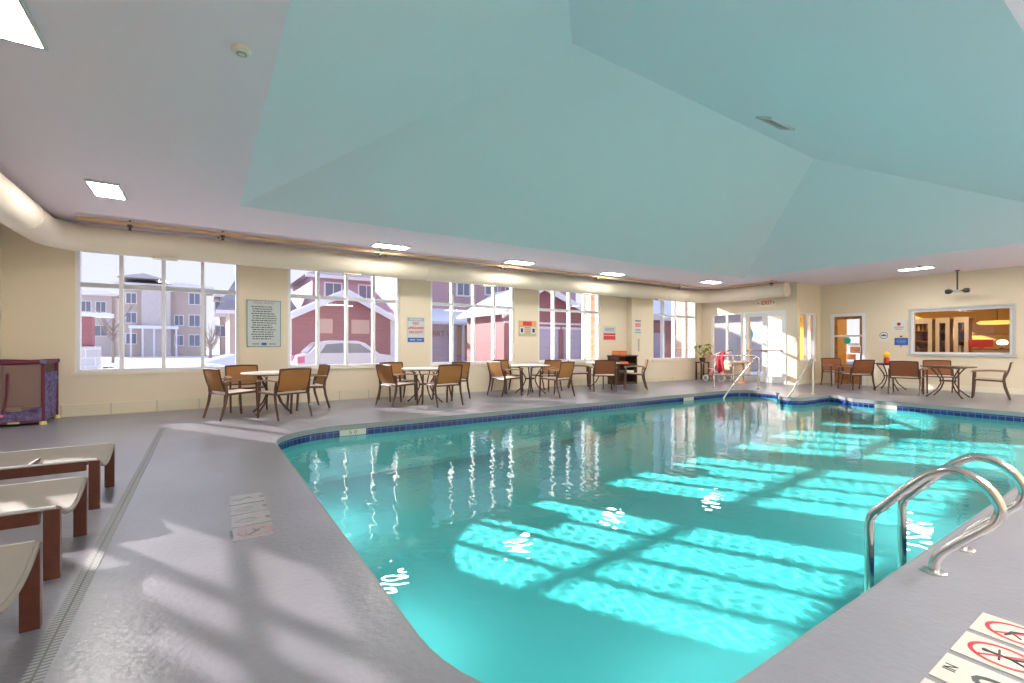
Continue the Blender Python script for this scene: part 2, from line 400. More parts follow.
for lx, ly, rz_, q in ((2.6, 0.915, 180, 'below the pool ladder, nearest the camera'), (6.2, 0.915, 180, 'in the middle of the ladder side'), (9.8, 0.915, 180, 'at the lobby end of the ladder side'), (0.715, 3.2, 90, 'on the lounger side, nearer the camera'), (0.715, 5.4, 90, 'on the lounger side, nearer the tables')):  # unseen fill lights added under water to brighten the basin
    o = empty('pool_fill_light', (lx, ly, -0.62), R(rz_), label='round white unseen fill light added under water ' + q, cat='fill light', group='added underwater fill lights')
    MB().lathe([(0.11, 0), (0.135, 0), (0.135, 0.012), (0.11, 0.012), (0.11, 0)], 24, RX(90)).build('rim', 'steel', o)
    MB().lathe([(0, 0.0), (0.11, 0.0), (0.10, 0.01), (0, 0.016)], 24, RX(90)).build('lens', emit('pool_fill_lamp', (0.75, 1.0, 1.0), 2.0), o)
    d_ = bpy.data.lights.new('pool_fill_lamp', 'AREA'); d_.shape = 'DISK'; d_.size = 0.2; d_.energy = POOLW * (0.5 if rz_ == 90 else 1.0); d_.color = (0.9, 1.0, 1.0); lo_ = bpy.data.objects.new('pool_fill_lamp', d_); C.objects.link(lo_)
    lo_.parent = o; lo_.location = (0, -0.03, 0); lo_.rotation_euler = (R(-78), 0, 0)

# ---------------------------------------------------------------- ceiling with the vault
VX0, VX1, VY0, VY1 = 0.40, 12.75, 0.66, 7.40
RB = (3.61, 4.19, 4.72); RC = (9.55, 4.19, 4.68)
ce = ring(outer, [[(VX0, VY0), (VX1, VY0), (VX1, VY1), (VX0, VY1)]], ZC)
struct('ceiling', ce, 'ceil', fix=False)
vt = MB(); A = (VX0, VY1, ZC); D = (VX1, VY1, ZC); E_ = (VX1, VY0, ZC); G = (VX0, VY0, ZC)
vt.add([A, D, RC, RB], [(0, 1, 2, 3)]); vt.add([E_, G, RB, RC], [(0, 1, 2, 3)]); vt.add([G, A, RB], [(0, 1, 2)]); vt.add([D, E_, RC], [(0, 1, 2)])
struct('ceiling_vault', vt, 'vault', fix=False)['kind'] = 'structure'
struct('roof', MB().box(XL - 0.4, XF + 0.4, YN - 0.4, YW + 0.4, 4.9, 5.0), 'roofgrey')

# ---------------------------------------------------------------- walls
def wall_y(name, x0, x1, y0, y1, holes, mname='wall'):
    """wall in the X-Z plane between y0 and y1 with holes (xa, xb, za, zb)"""
    mb = MB(); xs = sorted(set([x0, x1] + [h[0] for h in holes] + [h[1] for h in holes]))
    for a, b in zip(xs, xs[1:]):
        hs = [h for h in holes if h[0] <= a + 1e-6 and h[1] >= b - 1e-6]
        if not hs: mb.box(a, b, y0, y1, 0, ZC)
        else:
            h = hs[0]
            if h[2] > 0: mb.box(a, b, y0, y1, 0, h[2])
            mb.box(a, b, y0, y1, h[3], ZC)
    return struct(name, mb, mname)
def wall_x(name, y0, y1, x0, x1, holes, mname='wall'):
    mb = MB(); ys = sorted(set([y0, y1] + [h[0] for h in holes] + [h[1] for h in holes]))
    for a, b in zip(ys, ys[1:]):
        hs = [h for h in holes if h[0] <= a + 1e-6 and h[1] >= b - 1e-6]
        if not hs: mb.box(x0, x1, a, b, 0, ZC)
        else:
            h = hs[0]
            if h[2] > 0: mb.box(x0, x1, a, b, 0, h[2])
            mb.box(x0, x1, a, b, h[3], ZC)
    return struct(name, mb, mname)
ZS, ZT, ZH = 0.72, 2.18, 2.90
WIN = [(-1.78, 0.55), (1.40, 3.74), (4.50, 6.90), (7.70, 10.03)]
WIN5 = (12.20, 14.50)
wall_y('wall_window_side', XL - TH, XJ, YW, YW + TH, [(a, b, ZS, ZH) for a, b in WIN])

wall_y('wall_window_side_far', XJ, XD + 0.14, YW2, YW + TH, [(WIN5[0], WIN5[1], ZS, ZH)])
LW = [(6.60, 8.38)]
wall_x('wall_left', YN, YW, XL - TH, XL, [(a, b, 1.42, 2.52) for a, b in LW])
wall_y('wall_near', XL - TH, XF + TH, YN - TH, YN, [])
DW = (7.22, 9.80)
wall_x('wall_doors', YJ + 0.14, YW2, XD, XD + 0.14, [(7.26, 8.60, 0.0, 2.27), (8.66, 9.78, 0.62, 2.27)])
wall_y('wall_jog', XD, XF + TH, YJ, YJ + 0.14, [(14.98, 16.04, 0.70, 2.18)])
wall_x('wall_far', YN, YJ, XF, XF + 0.14, [(5.74, 6.66, 0.0, 2.15), (2.74, 4.68, 0.95, 2.14)])
# base course (painted block)
struct('baseboard_window_side', MB().box(XL, XJ, YW - 0.035, YW, 0, 0.20), 'base')
struct('baseboard_window_side_far', MB().box(XJ - 0.03, XD, YW2 - 0.035, YW2, 0, 0.14), 'base')
struct('baseboard_left', MB().box(XL, XL + 0.03, YN, YW - 0.04, 0, 0.20), 'base')
struct('baseboard_far', MB().box(XF - 0.03, XF, YN, 5.66, 0, 0.14), 'sill')
struct('baseboard_jog', MB().box(XD, XF, YJ - 0.03, YJ, 0, 0.14), 'sill')

def window_y(name, x0, x1, yw, nx, z0=ZS, z1=ZH, zt=ZT, frame='white', depth=0.13, th=TH, sill=True, glass='glass'):
    """a window standing in a wall whose room face is at y = yw"""
    o = empty(name, ((x0 + x1) / 2, yw, z0)); o['kind'] = 'structure'
    cx = (x0 + x1) / 2; T = TR(-cx, -yw, -z0); fw = 0.055; yb = yw + 0.03
    mb = MB()
    for (a, b, c, d) in ((x0, x0 + fw, z0, z1), (x1 - fw, x1, z0, z1)): mb.box(a, b, yb, yb + depth, c, d, T)
    mb.box(x0 + fw, x1 - fw, yb, yb + depth, z0, z0 + 0.05, T); mb.box(x0 + fw, x1 - fw, yb, yb + depth, z1 - 0.05, z1, T)
    mb.build('window_frame', frame, o)
    for i in range(1, nx):
        x = x0 + (x1 - x0) * i / nx
        MB().box(x - 0.028, x + 0.028, yb + 0.005, yb + depth - 0.005, z0 + 0.05, z1 - 0.05, T).build('mullion', frame, o)
    if zt: MB().box(x0 + fw, x1 - fw, yb + 0.025, yb + 0.085, zt - 0.035, zt + 0.04, T).build('transom', 'greyframe', o)
    MB().box(x0 + fw, x1 - fw, yb + 0.05, yb + 0.056, z0 + 0.05, z1 - 0.05, T).build('pane', glass, o)
    if sill:
        MB().box(x0 - 0.05, x1 + 0.05, yw - 0.03, yw + 0.03, z0 - 0.045, z0, T).build('window_sill', 'sill', o)
    return o
for i, (a, b) in enumerate(WIN): window_y('window_%d' % (i + 1), a, b, YW, 4)
window_y('window_5', WIN5[0], WIN5[1], YW2, 4)
def window_x(name, y0, y1, xw, ny, z0, z1, zt=None, frame='white', sgn=1, depth=0.1, glass='glass', sill=True):
    o = empty(name, (xw, (y0 + y1) / 2, z0)); o['kind'] = 'structure'
    cy = (y0 + y1) / 2; T = TR(0, -cy, -z0); fw = 0.055; xa, xb = sorted((0.02 * sgn, (0.02 + depth) * sgn)); xm = (xa + xb) / 2
    mb = MB()
    mb.box(xa, xb, y0, y0 + fw, z0, z1, T); mb.box(xa, xb, y1 - fw, y1, z0, z1, T)
    mb.box(xa, xb, y0 + fw, y1 - fw, z0, z0 + 0.05, T); mb.box(xa, xb, y0 + fw, y1 - fw, z1 - 0.05, z1, T)
    mb.build('window_frame', frame, o)
    for y in (ny if isinstance(ny, list) else [y0 + (y1 - y0) * i / ny for i in range(1, ny)]):
        MB().box(xa + 0.01, xb - 0.01, y - 0.028, y + 0.028, z0 + 0.05, z1 - 0.05, T).build('mullion', frame, o)
    if zt: MB().box(xm - 0.025, xm + 0.025, y0 + fw, y1 - fw, zt - 0.03, zt + 0.03, T).build('transom', frame, o)
    MB().box(xm - 0.003, xm + 0.003, y0 + fw, y1 - fw, z0 + 0.05, z1 - 0.05, T).build('pane', glass, o)
    if sill:
        a, b = sorted((-0.03 * sgn, 0.02 * sgn))
        MB().box(a, b, y0 - 0.05, y1 + 0.05, z0 - 0.05, z0, T).build('window_sill', 'sill', o)
    return o
for i, (a, b) in enumerate(LW): window_x('window_%d' % (8 + i), a, b, XL, [7.02, 7.46], 1.42, 2.52, 2.16, sgn=-1)
# interior windows
window_y('window_6', 14.98, 16.04, YJ, 2, 0.70, 2.18, None, th=0.14, depth=0.10, sill=False)
w7 = window_x('window_7', 2.74, 4.68, XF, 1, 0.95, 2.14)
for (a, b, c, d) in ((2.69, 2.74, 0.95, 2.14), (4.68, 4.73, 0.95, 2.14), (2.69, 4.73, 2.14, 2.19), (2.66, 4.76, 0.90, 0.95)):
    MB().box(-0.035, 0, a - 3.71, b - 3.71, c - 0.95, d - 0.95).build('trim_board', 'greyframe', w7)
# sidelight beside the doors
window_x('window_11', 8.66, 9.78, XD, 2, 0.62, 2.27)

# ---------------------------------------------------------------- doors
def door_x(name, y0, y1, xw, z1, leaves, dm='greyframe', bar=True, trim=0.07):
    o = empty(name, (xw, (y0 + y1) / 2, 0)); o['kind'] = 'structure'; cy = (y0 + y1) / 2
    mb = MB()
    for (a, b, c, d) in ((y0, y0 + trim, 0, z1), (y1 - trim, y1, 0, z1), (y0 + trim, y1 - trim, z1 - trim, z1)): mb.box(-0.02, 0.12, a - cy, b - cy, c, d)
    mb.build('door_frame', 'white', o)
    w = (y1 - y0 - 2 * trim) / leaves
    for k in range(leaves):
        a = y0 + trim + k * w + 0.004 - cy; b = a + w - 0.008; s_ = 0.075
        mb = MB()
        for (p, q, c, d) in ((a, a + s_, 0.01, z1 - trim), (b - s_, b, 0.01, z1 - trim), (a + s_, b - s_, 0.01, 0.22), (a + s_, b - s_, z1 - trim - 0.09, z1 - trim)): mb.box(0.03, 0.075, p, q, c, d)
        lf = mb.build('door_leaf', dm, o)
        MB().box(0.05, 0.056, a + s_, b - s_, 0.22, z1 - trim - 0.09).build('pane', 'glass', lf)
        if bar: MB().tube([(-0.02, a + 0.05, 1.02), (-0.02, b - 0.05, 1.02)], 0.017).box(-0.03, 0.03, a + 0.03, a + 0.09, 0.98, 1.06).box(-0.03, 0.03, b - 0.09, b - 0.03, 0.98, 1.06).build('push_bar', 'steel', lf)
        else:
            hb = MB().box(0.0, 0.03, a + 0.02, a + 0.06, 0.92, 1.16); hb.tube([(0.01, a + 0.04, 1.0), (-0.05, a + 0.04, 1.0), (-0.05, a + 0.15, 1.0)], 0.011)
            hb.build('door_handle', 'steel', lf)
    return o
d1 = door_x('door_1', 7.26, 8.60, XD, 2.27, 2, dm='white')
d2 = door_x('door_2', 5.74, 6.66, XF, 2.15, 1, dm='wood', bar=False, trim=0.085)
MB().box(0.03, 0.05, -0.30, 0.30, 0.22, 0.62).build('kick_panel', 'wood', d2)
MB().box(-0.01, 0.03, -0.36, 0.36, 1.44, 1.50).build('mid_rail', 'signwhite', d2)
MB().lathe([(0, 0), (0.10, 0), (0.10, 0.006), (0, 0.006)], 20, TR(0.03, 0.03, 1.33) @ RY(-90)).build('round_sticker', 'greenp', d2)
mbx = MB()
for (a, b, c, d, k) in ((-0.30, -0.05, 0.95, 1.15, 0), (-0.28, 0.0, 1.17, 1.25, 1), (-0.2, 0.05, 0.75, 0.92, 0)): mbx.box(0.035, 0.045, a, b, c, d, mi=k)
mbx.build('notice', ['orange', 'signwhite'], d2)

# ---------------------------------------------------------------- vestibule, lobby and ground outside
struct('floor_vestibule', MB().box(XD + 0.0, 18.2, YJ + 0.14, 10.4, -0.06, 0.0), 'deck')
wall_x('wall_vestibule', YJ, 9.75, 18.1, 18.2, [], 'yellow')
o = MB().box(18.06, 18.1, 9.05, 9.70, 0, 2.35).box(18.04, 18.1, 8.98, 9.05, 0, 2.42).box(18.04, 18.1, 9.70, 9.75, 0, 2.42).build('sunlit_panel', 'white'); o['kind'] = 'structure'  # white panel added for the sunlit part of the wall, brightness in its colour
struct('trim_3', MB().box(18.05, 18.1, 8.02, 8.12, 0, 2.6), 'white')
struct('wall_vestibule_side', MB().box(XF + TH, 18.1, YJ, YJ + 0.14, 0, ZC).box(17.9, 18.2, 10.3, 10.45, 0, 2.6), 'gold')
struct('ceiling_vestibule', MB().box(XD + 0.14, 18.2, YJ + 0.14, 10.5, 2.75, 2.85), 'yellow')
struct('floor_lobby', MB().box(XF + 0.14, 20.6, 0.6, YJ, -0.06, 0.0), 'wood')
struct('wall_lobby', MB().box(20.5, 20.6, 0.6, YJ, 0, 2.7), 'yellow')
struct('wall_lobby_side', MB().box(XF + 0.14, 20.6, 0.5, 0.6, 0, 2.7), 'yellow')
struct('ceiling_lobby', MB().box(XF + 0.14, 20.6, 0.5, YJ, 2.7, 2.8), 'gold')
ZG = -0.22
g = MB().box(-120, 160, YW + TH, 220, ZG - 0.2, ZG).box(18.2, 160, 4, YW + TH, ZG - 0.2, ZG).box(-60, XL - TH, -60, YW + TH, ZG - 0.2, ZG)
struct('ground', g, 'snow')
struct('road', MB().box(-60, 90, 14.0, 19.0, ZG, ZG + 0.01).box(8, 30, 14.0, 27, ZG, ZG + 0.012), 'asphalt')

# lobby furniture seen through the far window
def shelf_unit(loc, w, label):
    o = empty('bookshelf', loc, label=label, cat='bookshelf', group='bookshelves in the lobby')
    mb = MB(); mb.box(-0.2, 0.2, -w / 2, -w / 2 + 0.04, 0, 1.95).box(-0.2, 0.2, w / 2 - 0.04, w / 2, 0, 1.95).box(0.17, 0.2, -w / 2, w / 2, 0, 1.95).box(-0.22, 0.2, -w / 2 - 0.03, w / 2 + 0.03, 1.92, 1.99)
    mb.build('carcass', 'wood', o)
    rnd = random.Random(int(w * 1000 + loc[1] * 10))
    for z in (0.1, 0.5, 0.9, 1.3, 1.62):
        MB().box(-0.19, 0.17, -w / 2 + 0.04, w / 2 - 0.04, z, z + 0.025).build('shelf', 'wood', o)
        y = -w / 2 + 0.06; mb = MB()
        while y < w / 2 - 0.1:
            t_ = rnd.uniform(0.03, 0.06); h = rnd.uniform(0.18, 0.27); mb.box(-0.15, 0.12, y, y + t_, z + 0.026, z + 0.026 + h, mi=rnd.randrange(5)); y += t_ + rnd.choice([0.004, 0.004, 0.05])
        bk = mb.build('book_row', ['wood', 'maroon', 'gold', 'darkwood', 'sill'], o); bk['kind'] = 'stuff'
    MB().box(-0.26, -0.225, -w / 2 - 0.02, -w / 2 + 0.07, 0, 1.86).box(-0.26, -0.225, w / 2 - 0.07, w / 2 + 0.02, 0, 1.86).box(-0.26, -0.225, -w / 2 - 0.02, w / 2 + 0.02, 1.86, 2.02).build('face_trim', 'sill', o)
    return o
shelf_unit((18.9, 5.20, 0), 0.66, 'wooden bookshelf with cream trim, at the left end behind the far window')
shelf_unit((18.95, 4.62, 0), 0.28, 'narrow wooden bookshelf with cream trim, middle one behind the far window')
shelf_unit((18.95, 4.20, 0), 0.28, 'narrow wooden bookshelf with cream trim, right one of three behind the far window')
o = empty('lobby_counter', (18.6, 3.10, 0), label='pale lobby counter behind the right half of the far window', cat='counter')
MB().box(-0.3, 0.3, -0.75, 0.75, 0, 1.05).build('body', 'sill', o); MB().box(-0.34, 0.34, -0.8, 0.8, 1.05, 1.09).build('worktop', 'wood', o)
o = MB().box(-0.02, 0.02, -0.26, 0.26, 0, 0.22).box(-0.06, 0.06, -0.05, 0.05, -0.03, 0.01).build('red_display', 'red', loc=(18.4, 3.72, 1.13), bevel=0.01)
tag(o, 'red display board standing on the lobby counter', 'display board')
o = empty('pendant_lamp', (17.9, 3.30, 1.80), label='long yellow glass pendant lamp behind the far window', cat='lamp')
MB().lathe([(0.0, -0.06), (0.16, -0.05), (0.2, 0.0), (0.16, 0.05), (0, 0.06)], 20, Matrix.Diagonal((1, 2.1, 1, 1))).build('lamp_shade', emit('lamp_yellow', (1.0, 0.62, 0.12), 1.2), o, smooth=True)
MB().tube([(0, 0, 0.05), (0, 0, 0.90)], 0.008).build('rod', 'iron', o)
o = empty('table_lamp', (18.45, 3.30, 1.09), label='small white table lamp on the lobby counter, right of the red display', cat='lamp')
MB().lathe([(0, 0), (0.07, 0), (0.07, 0.02), (0.015, 0.04), (0.015, 0.12), (0, 0.12)], 16).build('base', 'iron', o)
MB().lathe([(0, 0.10), (0.10, 0.12), (0.12, 0.18), (0.07, 0.24), (0, 0.25)], 16).build('lamp_shade', emit('lamp_white', (1, 0.95, 0.85), 3.0), o, smooth=True)
o = MB().box(-0.03, 0.03, -0.5, 0.5, -0.2, 0.2).build('picture', ['gold'], loc=(20.46, 4.0, 1.75)); tag(o, 'gold toned framed panel on the lobby back wall', 'picture')

# ---------------------------------------------------------------- lamps
def panel(loc, label, w=0.28, l=0.62, m='panel'):
    o = empty('ceiling_light', loc, label=label, cat='ceiling light', group='rectangular ceiling lights')
    mb = MB()
    for (a, b, c, d) in ((-w / 2 - .02, -w / 2, -l / 2 - .02, l / 2 + .02), (w / 2, w / 2 + .02, -l / 2 - .02, l / 2 + .02), (-w / 2, w / 2, -l / 2 - .02, -l / 2), (-w / 2, w / 2, l / 2, l / 2 + .02)): mb.box(a, b, c, d, -0.028, -0.001)
    mb.build('frame', 'panel_frame', o)
    MB().box(-w / 2, w / 2, -l / 2, l / 2, -0.02, -0.002).build('diffuser', m, o)
    return o
panel((-1.0, 3.82, ZC), 'bright rectangular ceiling light nearest the camera, cut by the top left corner of the view')
panel((-1.0, 7.5, ZC), 'rectangular ceiling light above the playpen end, left of the aqua vault')
panel((2.97, 8.72, ZC), 'rectangular ceiling light between the vault and the second window', 0.64, 0.28)
panel((5.99, 8.78, ZC), 'rectangular ceiling light above the third table group', 0.64, 0.28)
panel((8.99, 8.8, ZC), 'rectangular ceiling light above the fourth window', 0.64, 0.28)
panel((12.55, 8.3, ZC), 'rectangular ceiling light at the far corner in front of the glass doors', 0.64, 0.28)
panel((14.6, 4.1, ZC), 'rectangular ceiling light nearest the far wall with the lobby window')
for x, y, q in ((2.2, -1.5, 'nearest the loungers'), (5.2, -1.5, 'second from the loungers'), (8.2, -1.5, 'middle of the row'), (11.2, -1.5, 'fourth from the loungers'), (14.4, -1.5, 'in the corner by the lobby wall')):  # large lights added out of view to brighten the room
    panel((x, y, ZC), 'large unseen fill light added over the near deck, ' + q, 1.25, 0.62, 'panel_fill')
def pt(loc, e, col, size=0.4):
    d = bpy.data.lights.new('room_fill', 'AREA'); d.energy = e; d.color = col; d.size = size; o = bpy.data.objects.new('room_fill', d); C.objects.link(o); o.location = loc; return o
pt((18.0, 3.6, 2.66), 18, (1, 0.78, 0.45)); pt((17.6, 5.6, 2.66), 16, (1, 0.8, 0.5)); pt((16.4, 8.6, 2.7), 30, (1, 0.9, 0.7))  # unseen area lights added to brighten lobby and vestibule

# ---------------------------------------------------------------- duct and pipe
def elbow(c, r, a0, a1, z, n=8): return [(c[0] + r * math.cos(R(a0 + (a1 - a0) * i / n)), c[1] + r * math.sin(R(a0 + (a1 - a0) * i / n)), z) for i in range(n + 1)]
DR, DZ = 0.215, 2.835
o = empty('air_duct', (-1.95, 9.7, DZ), label='large cream painted round air duct running along the window wall under the ceiling', cat='air duct')
T = TR(1.95, -9.7, -DZ)
path = [(-1.95, YN + 0.05, DZ), (-1.95, 9.25, DZ)] + elbow((-1.45, 9.22), 0.5, 180, 90, DZ)[1:] + [(13.9, 9.72, DZ)] + elbow((13.9, 9.27), 0.45, 90, 0, DZ)[1:] + [(14.35, 7.02, DZ)]
MB().tube(path, DR, 28, T).build('duct_run', 'duct', o, smooth=True)
for p in [(-1.95, y) for y in (8.35, 6.0, 3.6)]:
    MB().tube([(p[0], p[1] - 0.02, DZ), (p[0], p[1] + 0.02, DZ)], DR + 0.008, 28, T).build('seam_ring', 'duct', o, smooth=True)
for x in (1.0, 4.1, 7.2, 10.4, 13.2):
    MB().tube([(x - 0.02, 9.72, DZ), (x + 0.02, 9.72, DZ)], DR + 0.007, 28, T).build('seam_ring', 'duct', o, smooth=True)
for x in (-0.55, 2.5, 5.7, 8.9, 12.0):
    MB().box(x - 0.17, x + 0.17, 9.64, 9.80, DZ - DR - 0.015, DZ - DR + 0.03, T).build('air_outlet', 'duct', o)
MB().box(14.27, 14.43, 7.9, 8.24, DZ - DR - 0.015, DZ - DR + 0.03, T).build('air_outlet', 'duct', o)
for x in (0.2, 3.2, 6.2, 9.2, 12.2):
    MB().box(x - 0.012, x + 0.012, 9.71, 9.73, DZ + DR - 0.02, ZC, T).build('hanger', 'iron', o)
o = empty('sprinkler_pipe', (-1.4, 9.14, 3.02), label='thin tan painted pipe running along the ceiling above the duct', cat='pipe')
T = TR(1.4, -9.14, -3.02)
MB().tube([(-1.55, 9.14, 3.02), (13.2, 9.14, 3.02), (13.75, 8.6, 3.02), (13.75, 7.0, 3.02)], 0.035, 12, T).build('pipe_run', 'pipe', o, smooth=True)
for x, y in ((-0.95, 9.14), (0.25, 9.14), (2.9, 9.14), (5.75, 9.14), (8.75, 9.14), (12.2, 9.14), (13.75, 7.15)):
    MB().tube([(x, y, 3.075), (x, y, 2.95)], 0.014, 8, T).box(x - 0.03, x + 0.03, y - 0.045, y + 0.045, 2.965, 3.0, T).lathe([(0, 0), (0.03, 0), (0.012, 0.03), (0, 0.03)], 12, T @ TR(x, y, 2.92)).build('sprinkler_head', 'iron', o)

# ceiling fittings
o = empty('smoke_detector', (0.2, 3.49, ZC), label='round cream smoke detector on the flat ceiling left of the vault', cat='smoke detector')
MB().lathe([(0, 0), (0.058, 0), (0.06, -0.012), (0.05, -0.03), (0, -0.034)], 24).build('body', 'sill', o, smooth=True)
MB().lathe([(0.02, -0.036), (0.032, -0.036), (0.032, -0.029), (0.02, -0.029)], 20).build('vent_ring', 'drain', o)
sl = math.atan2(1.63, 3.53)
o = empty('ceiling_vent', (6.95, 3.55, 3.08 + (3.55 - 0.66) * 1.63 / 3.53), label='dark louvred air vent set in the sloping vault', cat='vent')
TV = Matrix.Rotation(sl, 4, 'X')
mb = MB()
for (a, b, c, d) in ((-.33, .33, -.12, -.10), (-.33, .33, .10, .12), (-.33, -.30, -.10, .10), (.30, .33, -.10, .10)): mb.box(a, b, c, d, -0.03, 0.0, TV)
mb.build('frame', 'signgrey', o)
mb = MB()
for i in range(6): mb.box(-.30, .30, -.012, .012, -.003, .003, TV @ TR(0, -0.08 + i * 0.032, -0.012) @ RX(35))
mb.build('louvres', 'drain', o); MB().box(-.30, .30, -.10, .10, -.004, -.001, TV).build('opening_shade', 'dark', o)  # dark plate; the shade inside the vent is put into its colour
o = empty('hanging_spotlight', (15.9, 3.64, ZC), label='black twin-headed fixture hanging on a rod in front of the lobby window', cat='ceiling fixture')
MB().tube([(0, 0, 0), (0, 0, -0.50)], 0.018, 10).lathe([(0, 0), (0.05, 0), (0.05, -0.02), (0, -0.02)], 16).build('rod', 'iron', o)
MB().cbox((0, 0, -0.53), (0.10, 0.14, 0.07)).build('housing', 'drain', o, bevel=0.01)
for s_ in (-1, 1):
    MB().lathe([(0, -0.06), (0.05, -0.055), (0.062, 0), (0.05, 0.06), (0, 0.065)], 18, TR(-0.02, s_ * 0.17, -0.525) @ RX(90)).build('lamp_head', 'black', o, smooth=True)
    MB().tube([(0, s_ * 0.06, -0.52), (0, s_ * 0.12, -0.52)], 0.02, 8).build('bracket', 'black', o)
o = MB().lathe([(0, 0), (0.03, 0), (0.03, -0.012), (0.01, -0.02), (0.01, -0.04), (0.022, -0.045), (0, -0.05)], 14).build('fire_sprinkler', 'iron', loc=(14.3, 3.95, ZC)); tag(o, 'small dark fire sprinkler on the ceiling beside the light nearest the far wall', 'fire sprinkler')

# ---------------------------------------------------------------- armchairs
def chair_proto(name, sling, label, group):
    o = empty(name, (0, 0, 0), label=label, cat='armchair', group=group)
    hw = 0.285
    for s_ in (-1, 1):
        y = s_ * hw
        # curved rear leg, straight front leg
        MB().tube([(-0.31, y, 0), (-0.275, y, 0.12), (-0.235, y, 0.26), (-0.215, y, 0.40), (-0.225, y, 0.50), (-0.25, y, 0.60)], [0.014, 0.017, 0.019, 0.020, 0.018, 0.016], 8, sq=1.25).build('leg', 'chairframe', o, smooth=True)
        MB().tube([(0.27, y, 0), (0.255, y, 0.2), (0.245, y, 0.42), (0.24, y, 0.605)], [0.016, 0.018, 0.019, 0.018], 8, sq=1.25).build('leg', 'chairframe', o, smooth=True)
        mb = MB(); mb.grid(lambda u, v: (-0.27 + 0.56 * u, y + (v - 0.5) * (0.035 + 0.03 * math.sin(PI * u)), 0.615 + 0.018 * math.sin(PI * u) - 0.012 * u), 10, 2, 0.022)
        mb.build('armrest', 'arm', o, smooth=True)
        MB().tube([(-0.215, y, 0.40), (0.245, y, 0.42)], 0.014, 8, sq=1.3).build('seat_rail', 'chairframe', o)
    MB().tube([(0.245, -hw, 0.42), (0.262, 0, 0.41), (0.245, hw, 0.42)], 0.014, 8).tube([(-0.215, -hw, 0.395), (-0.215, hw, 0.395)], 0.013, 8).build('stretcher', 'chairframe', o)
    MB().grid(lambda u, v: (-0.20 + 0.46 * u, (v - 0.5) * 0.55, 0.425 + 0.018 * u - 0.03 * math.sin(PI * u) * (1 - (2 * v - 1) ** 4) - 0.01), 8, 8, 0.008).build('seat', 'seat', o, smooth=True)
    bx_ = lambda z: -0.20 - 0.12 * (z - 0.40) / 0.40 - 0.02 * math.sin(PI * (z - 0.40) / 0.40)
    bf = MB()
    for s_ in (-1, 1): bf.tube([(bx_(z), s_ * (hw - 0.025), z) for z in (0.40, 0.5, 0.6, 0.7, 0.79)], 0.014, 8)
    bf.tube([(bx_(0.79), -hw + 0.025, 0.79), (bx_(0.79) - 0.02, 0, 0.798), (bx_(0.79), hw - 0.025, 0.79)], 0.015, 8).tube([(bx_(0.45), -hw + 0.025, 0.45), (bx_(0.45), hw - 0.025, 0.45)], 0.011, 8)
    bf.build('back_frame', 'chairframe', o, smooth=True)
    MB().grid(lambda u, v: (bx_(0.44 + 0.35 * u) - 0.018 * math.sin(PI * v), (v - 0.5) * 0.52, 0.44 + 0.35 * u), 8, 8, 0.005).build('backrest', sling, o, smooth=True)
    return o
GA = 'sling armchairs at the window side tables'; GB = 'sling armchairs at the lobby side tables'
pa = chair_proto('armchair', 'sling', 'tan sling armchair at the table nearest the camera, on the playpen side of it', GA)
pa.location = (0.38, 8.83, 0); pa.rotation_euler = (0, 0, R(22))
CH = [
 ((0.62, 9.72), -82, 'tan sling armchair at the first table, backed to the wall under the rules sign'),
 ((1.08, 8.36), 114, 'tan sling armchair at the table nearest the camera, back turned to the pool'),
 ((1.60, 9.38), 188, 'tan sling armchair at the table nearest the camera, on its far side facing the playpen'),
 ((3.18, 8.92), 14, 'tan sling armchair at the second table, on the side towards the first table'),
 ((3.46, 9.72), -85, 'tan sling armchair at the second table, backed against the wall under the second window'),
 ((3.90, 8.42), 97, 'tan sling armchair at the second table, back turned to the pool'),
 ((4.50, 9.25), 200, 'tan sling armchair at the second table, on the side towards the third table'),
 ((5.92, 9.28), 5, 'tan sling armchair at the third table, on the side towards the second table'),
 ((6.42, 9.95), -85, 'tan sling armchair at the third table, backed against the window wall'),
 ((6.78, 8.42), 105, 'tan sling armchair at the third table, back turned to the pool'),
 ((7.30, 9.50), 195, 'tan sling armchair at the third table, on the side towards the fourth table'),
]
for (x, y), a, lb in CH: dup(pa, (x, y, 0), R(a), lb)
pb = chair_proto('armchair', 'sling2', 'rust brown sling armchair at the fourth table, back turned to the pool', GA)
pb.location = (8.68, 8.85, 0); pb.rotation_euler = (0, 0, R(57))
dup(pb, (8.72, 9.82, 0), R(-38), 'rust brown sling armchair at the fourth table, seen side on under the fourth window')
dup(pb, (9.74, 8.72, 0), R(135), 'rust brown sling armchair at the fourth table, on the side towards the glass doors')
for (x, y), a, lb in [
 ((14.55, 5.35), 55, 'rust brown sling armchair at the small dark table, in front of the wooden door'),
 ((15.45, 6.15), 230, 'rust brown sling armchair standing closest to the wooden door, behind another chair'),
 ((14.15, 4.16), 8, 'rust brown sling armchair turned away between the two dark tables'),
 ((15.12, 3.78), 205, 'rust brown sling armchair behind the long dark table, under the lobby window'),
 ((14.56, 2.80), 100, 'rust brown sling armchair at the right end of the long dark table'),
]: dup(pb, (x, y, 0), R(a), lb, GB)

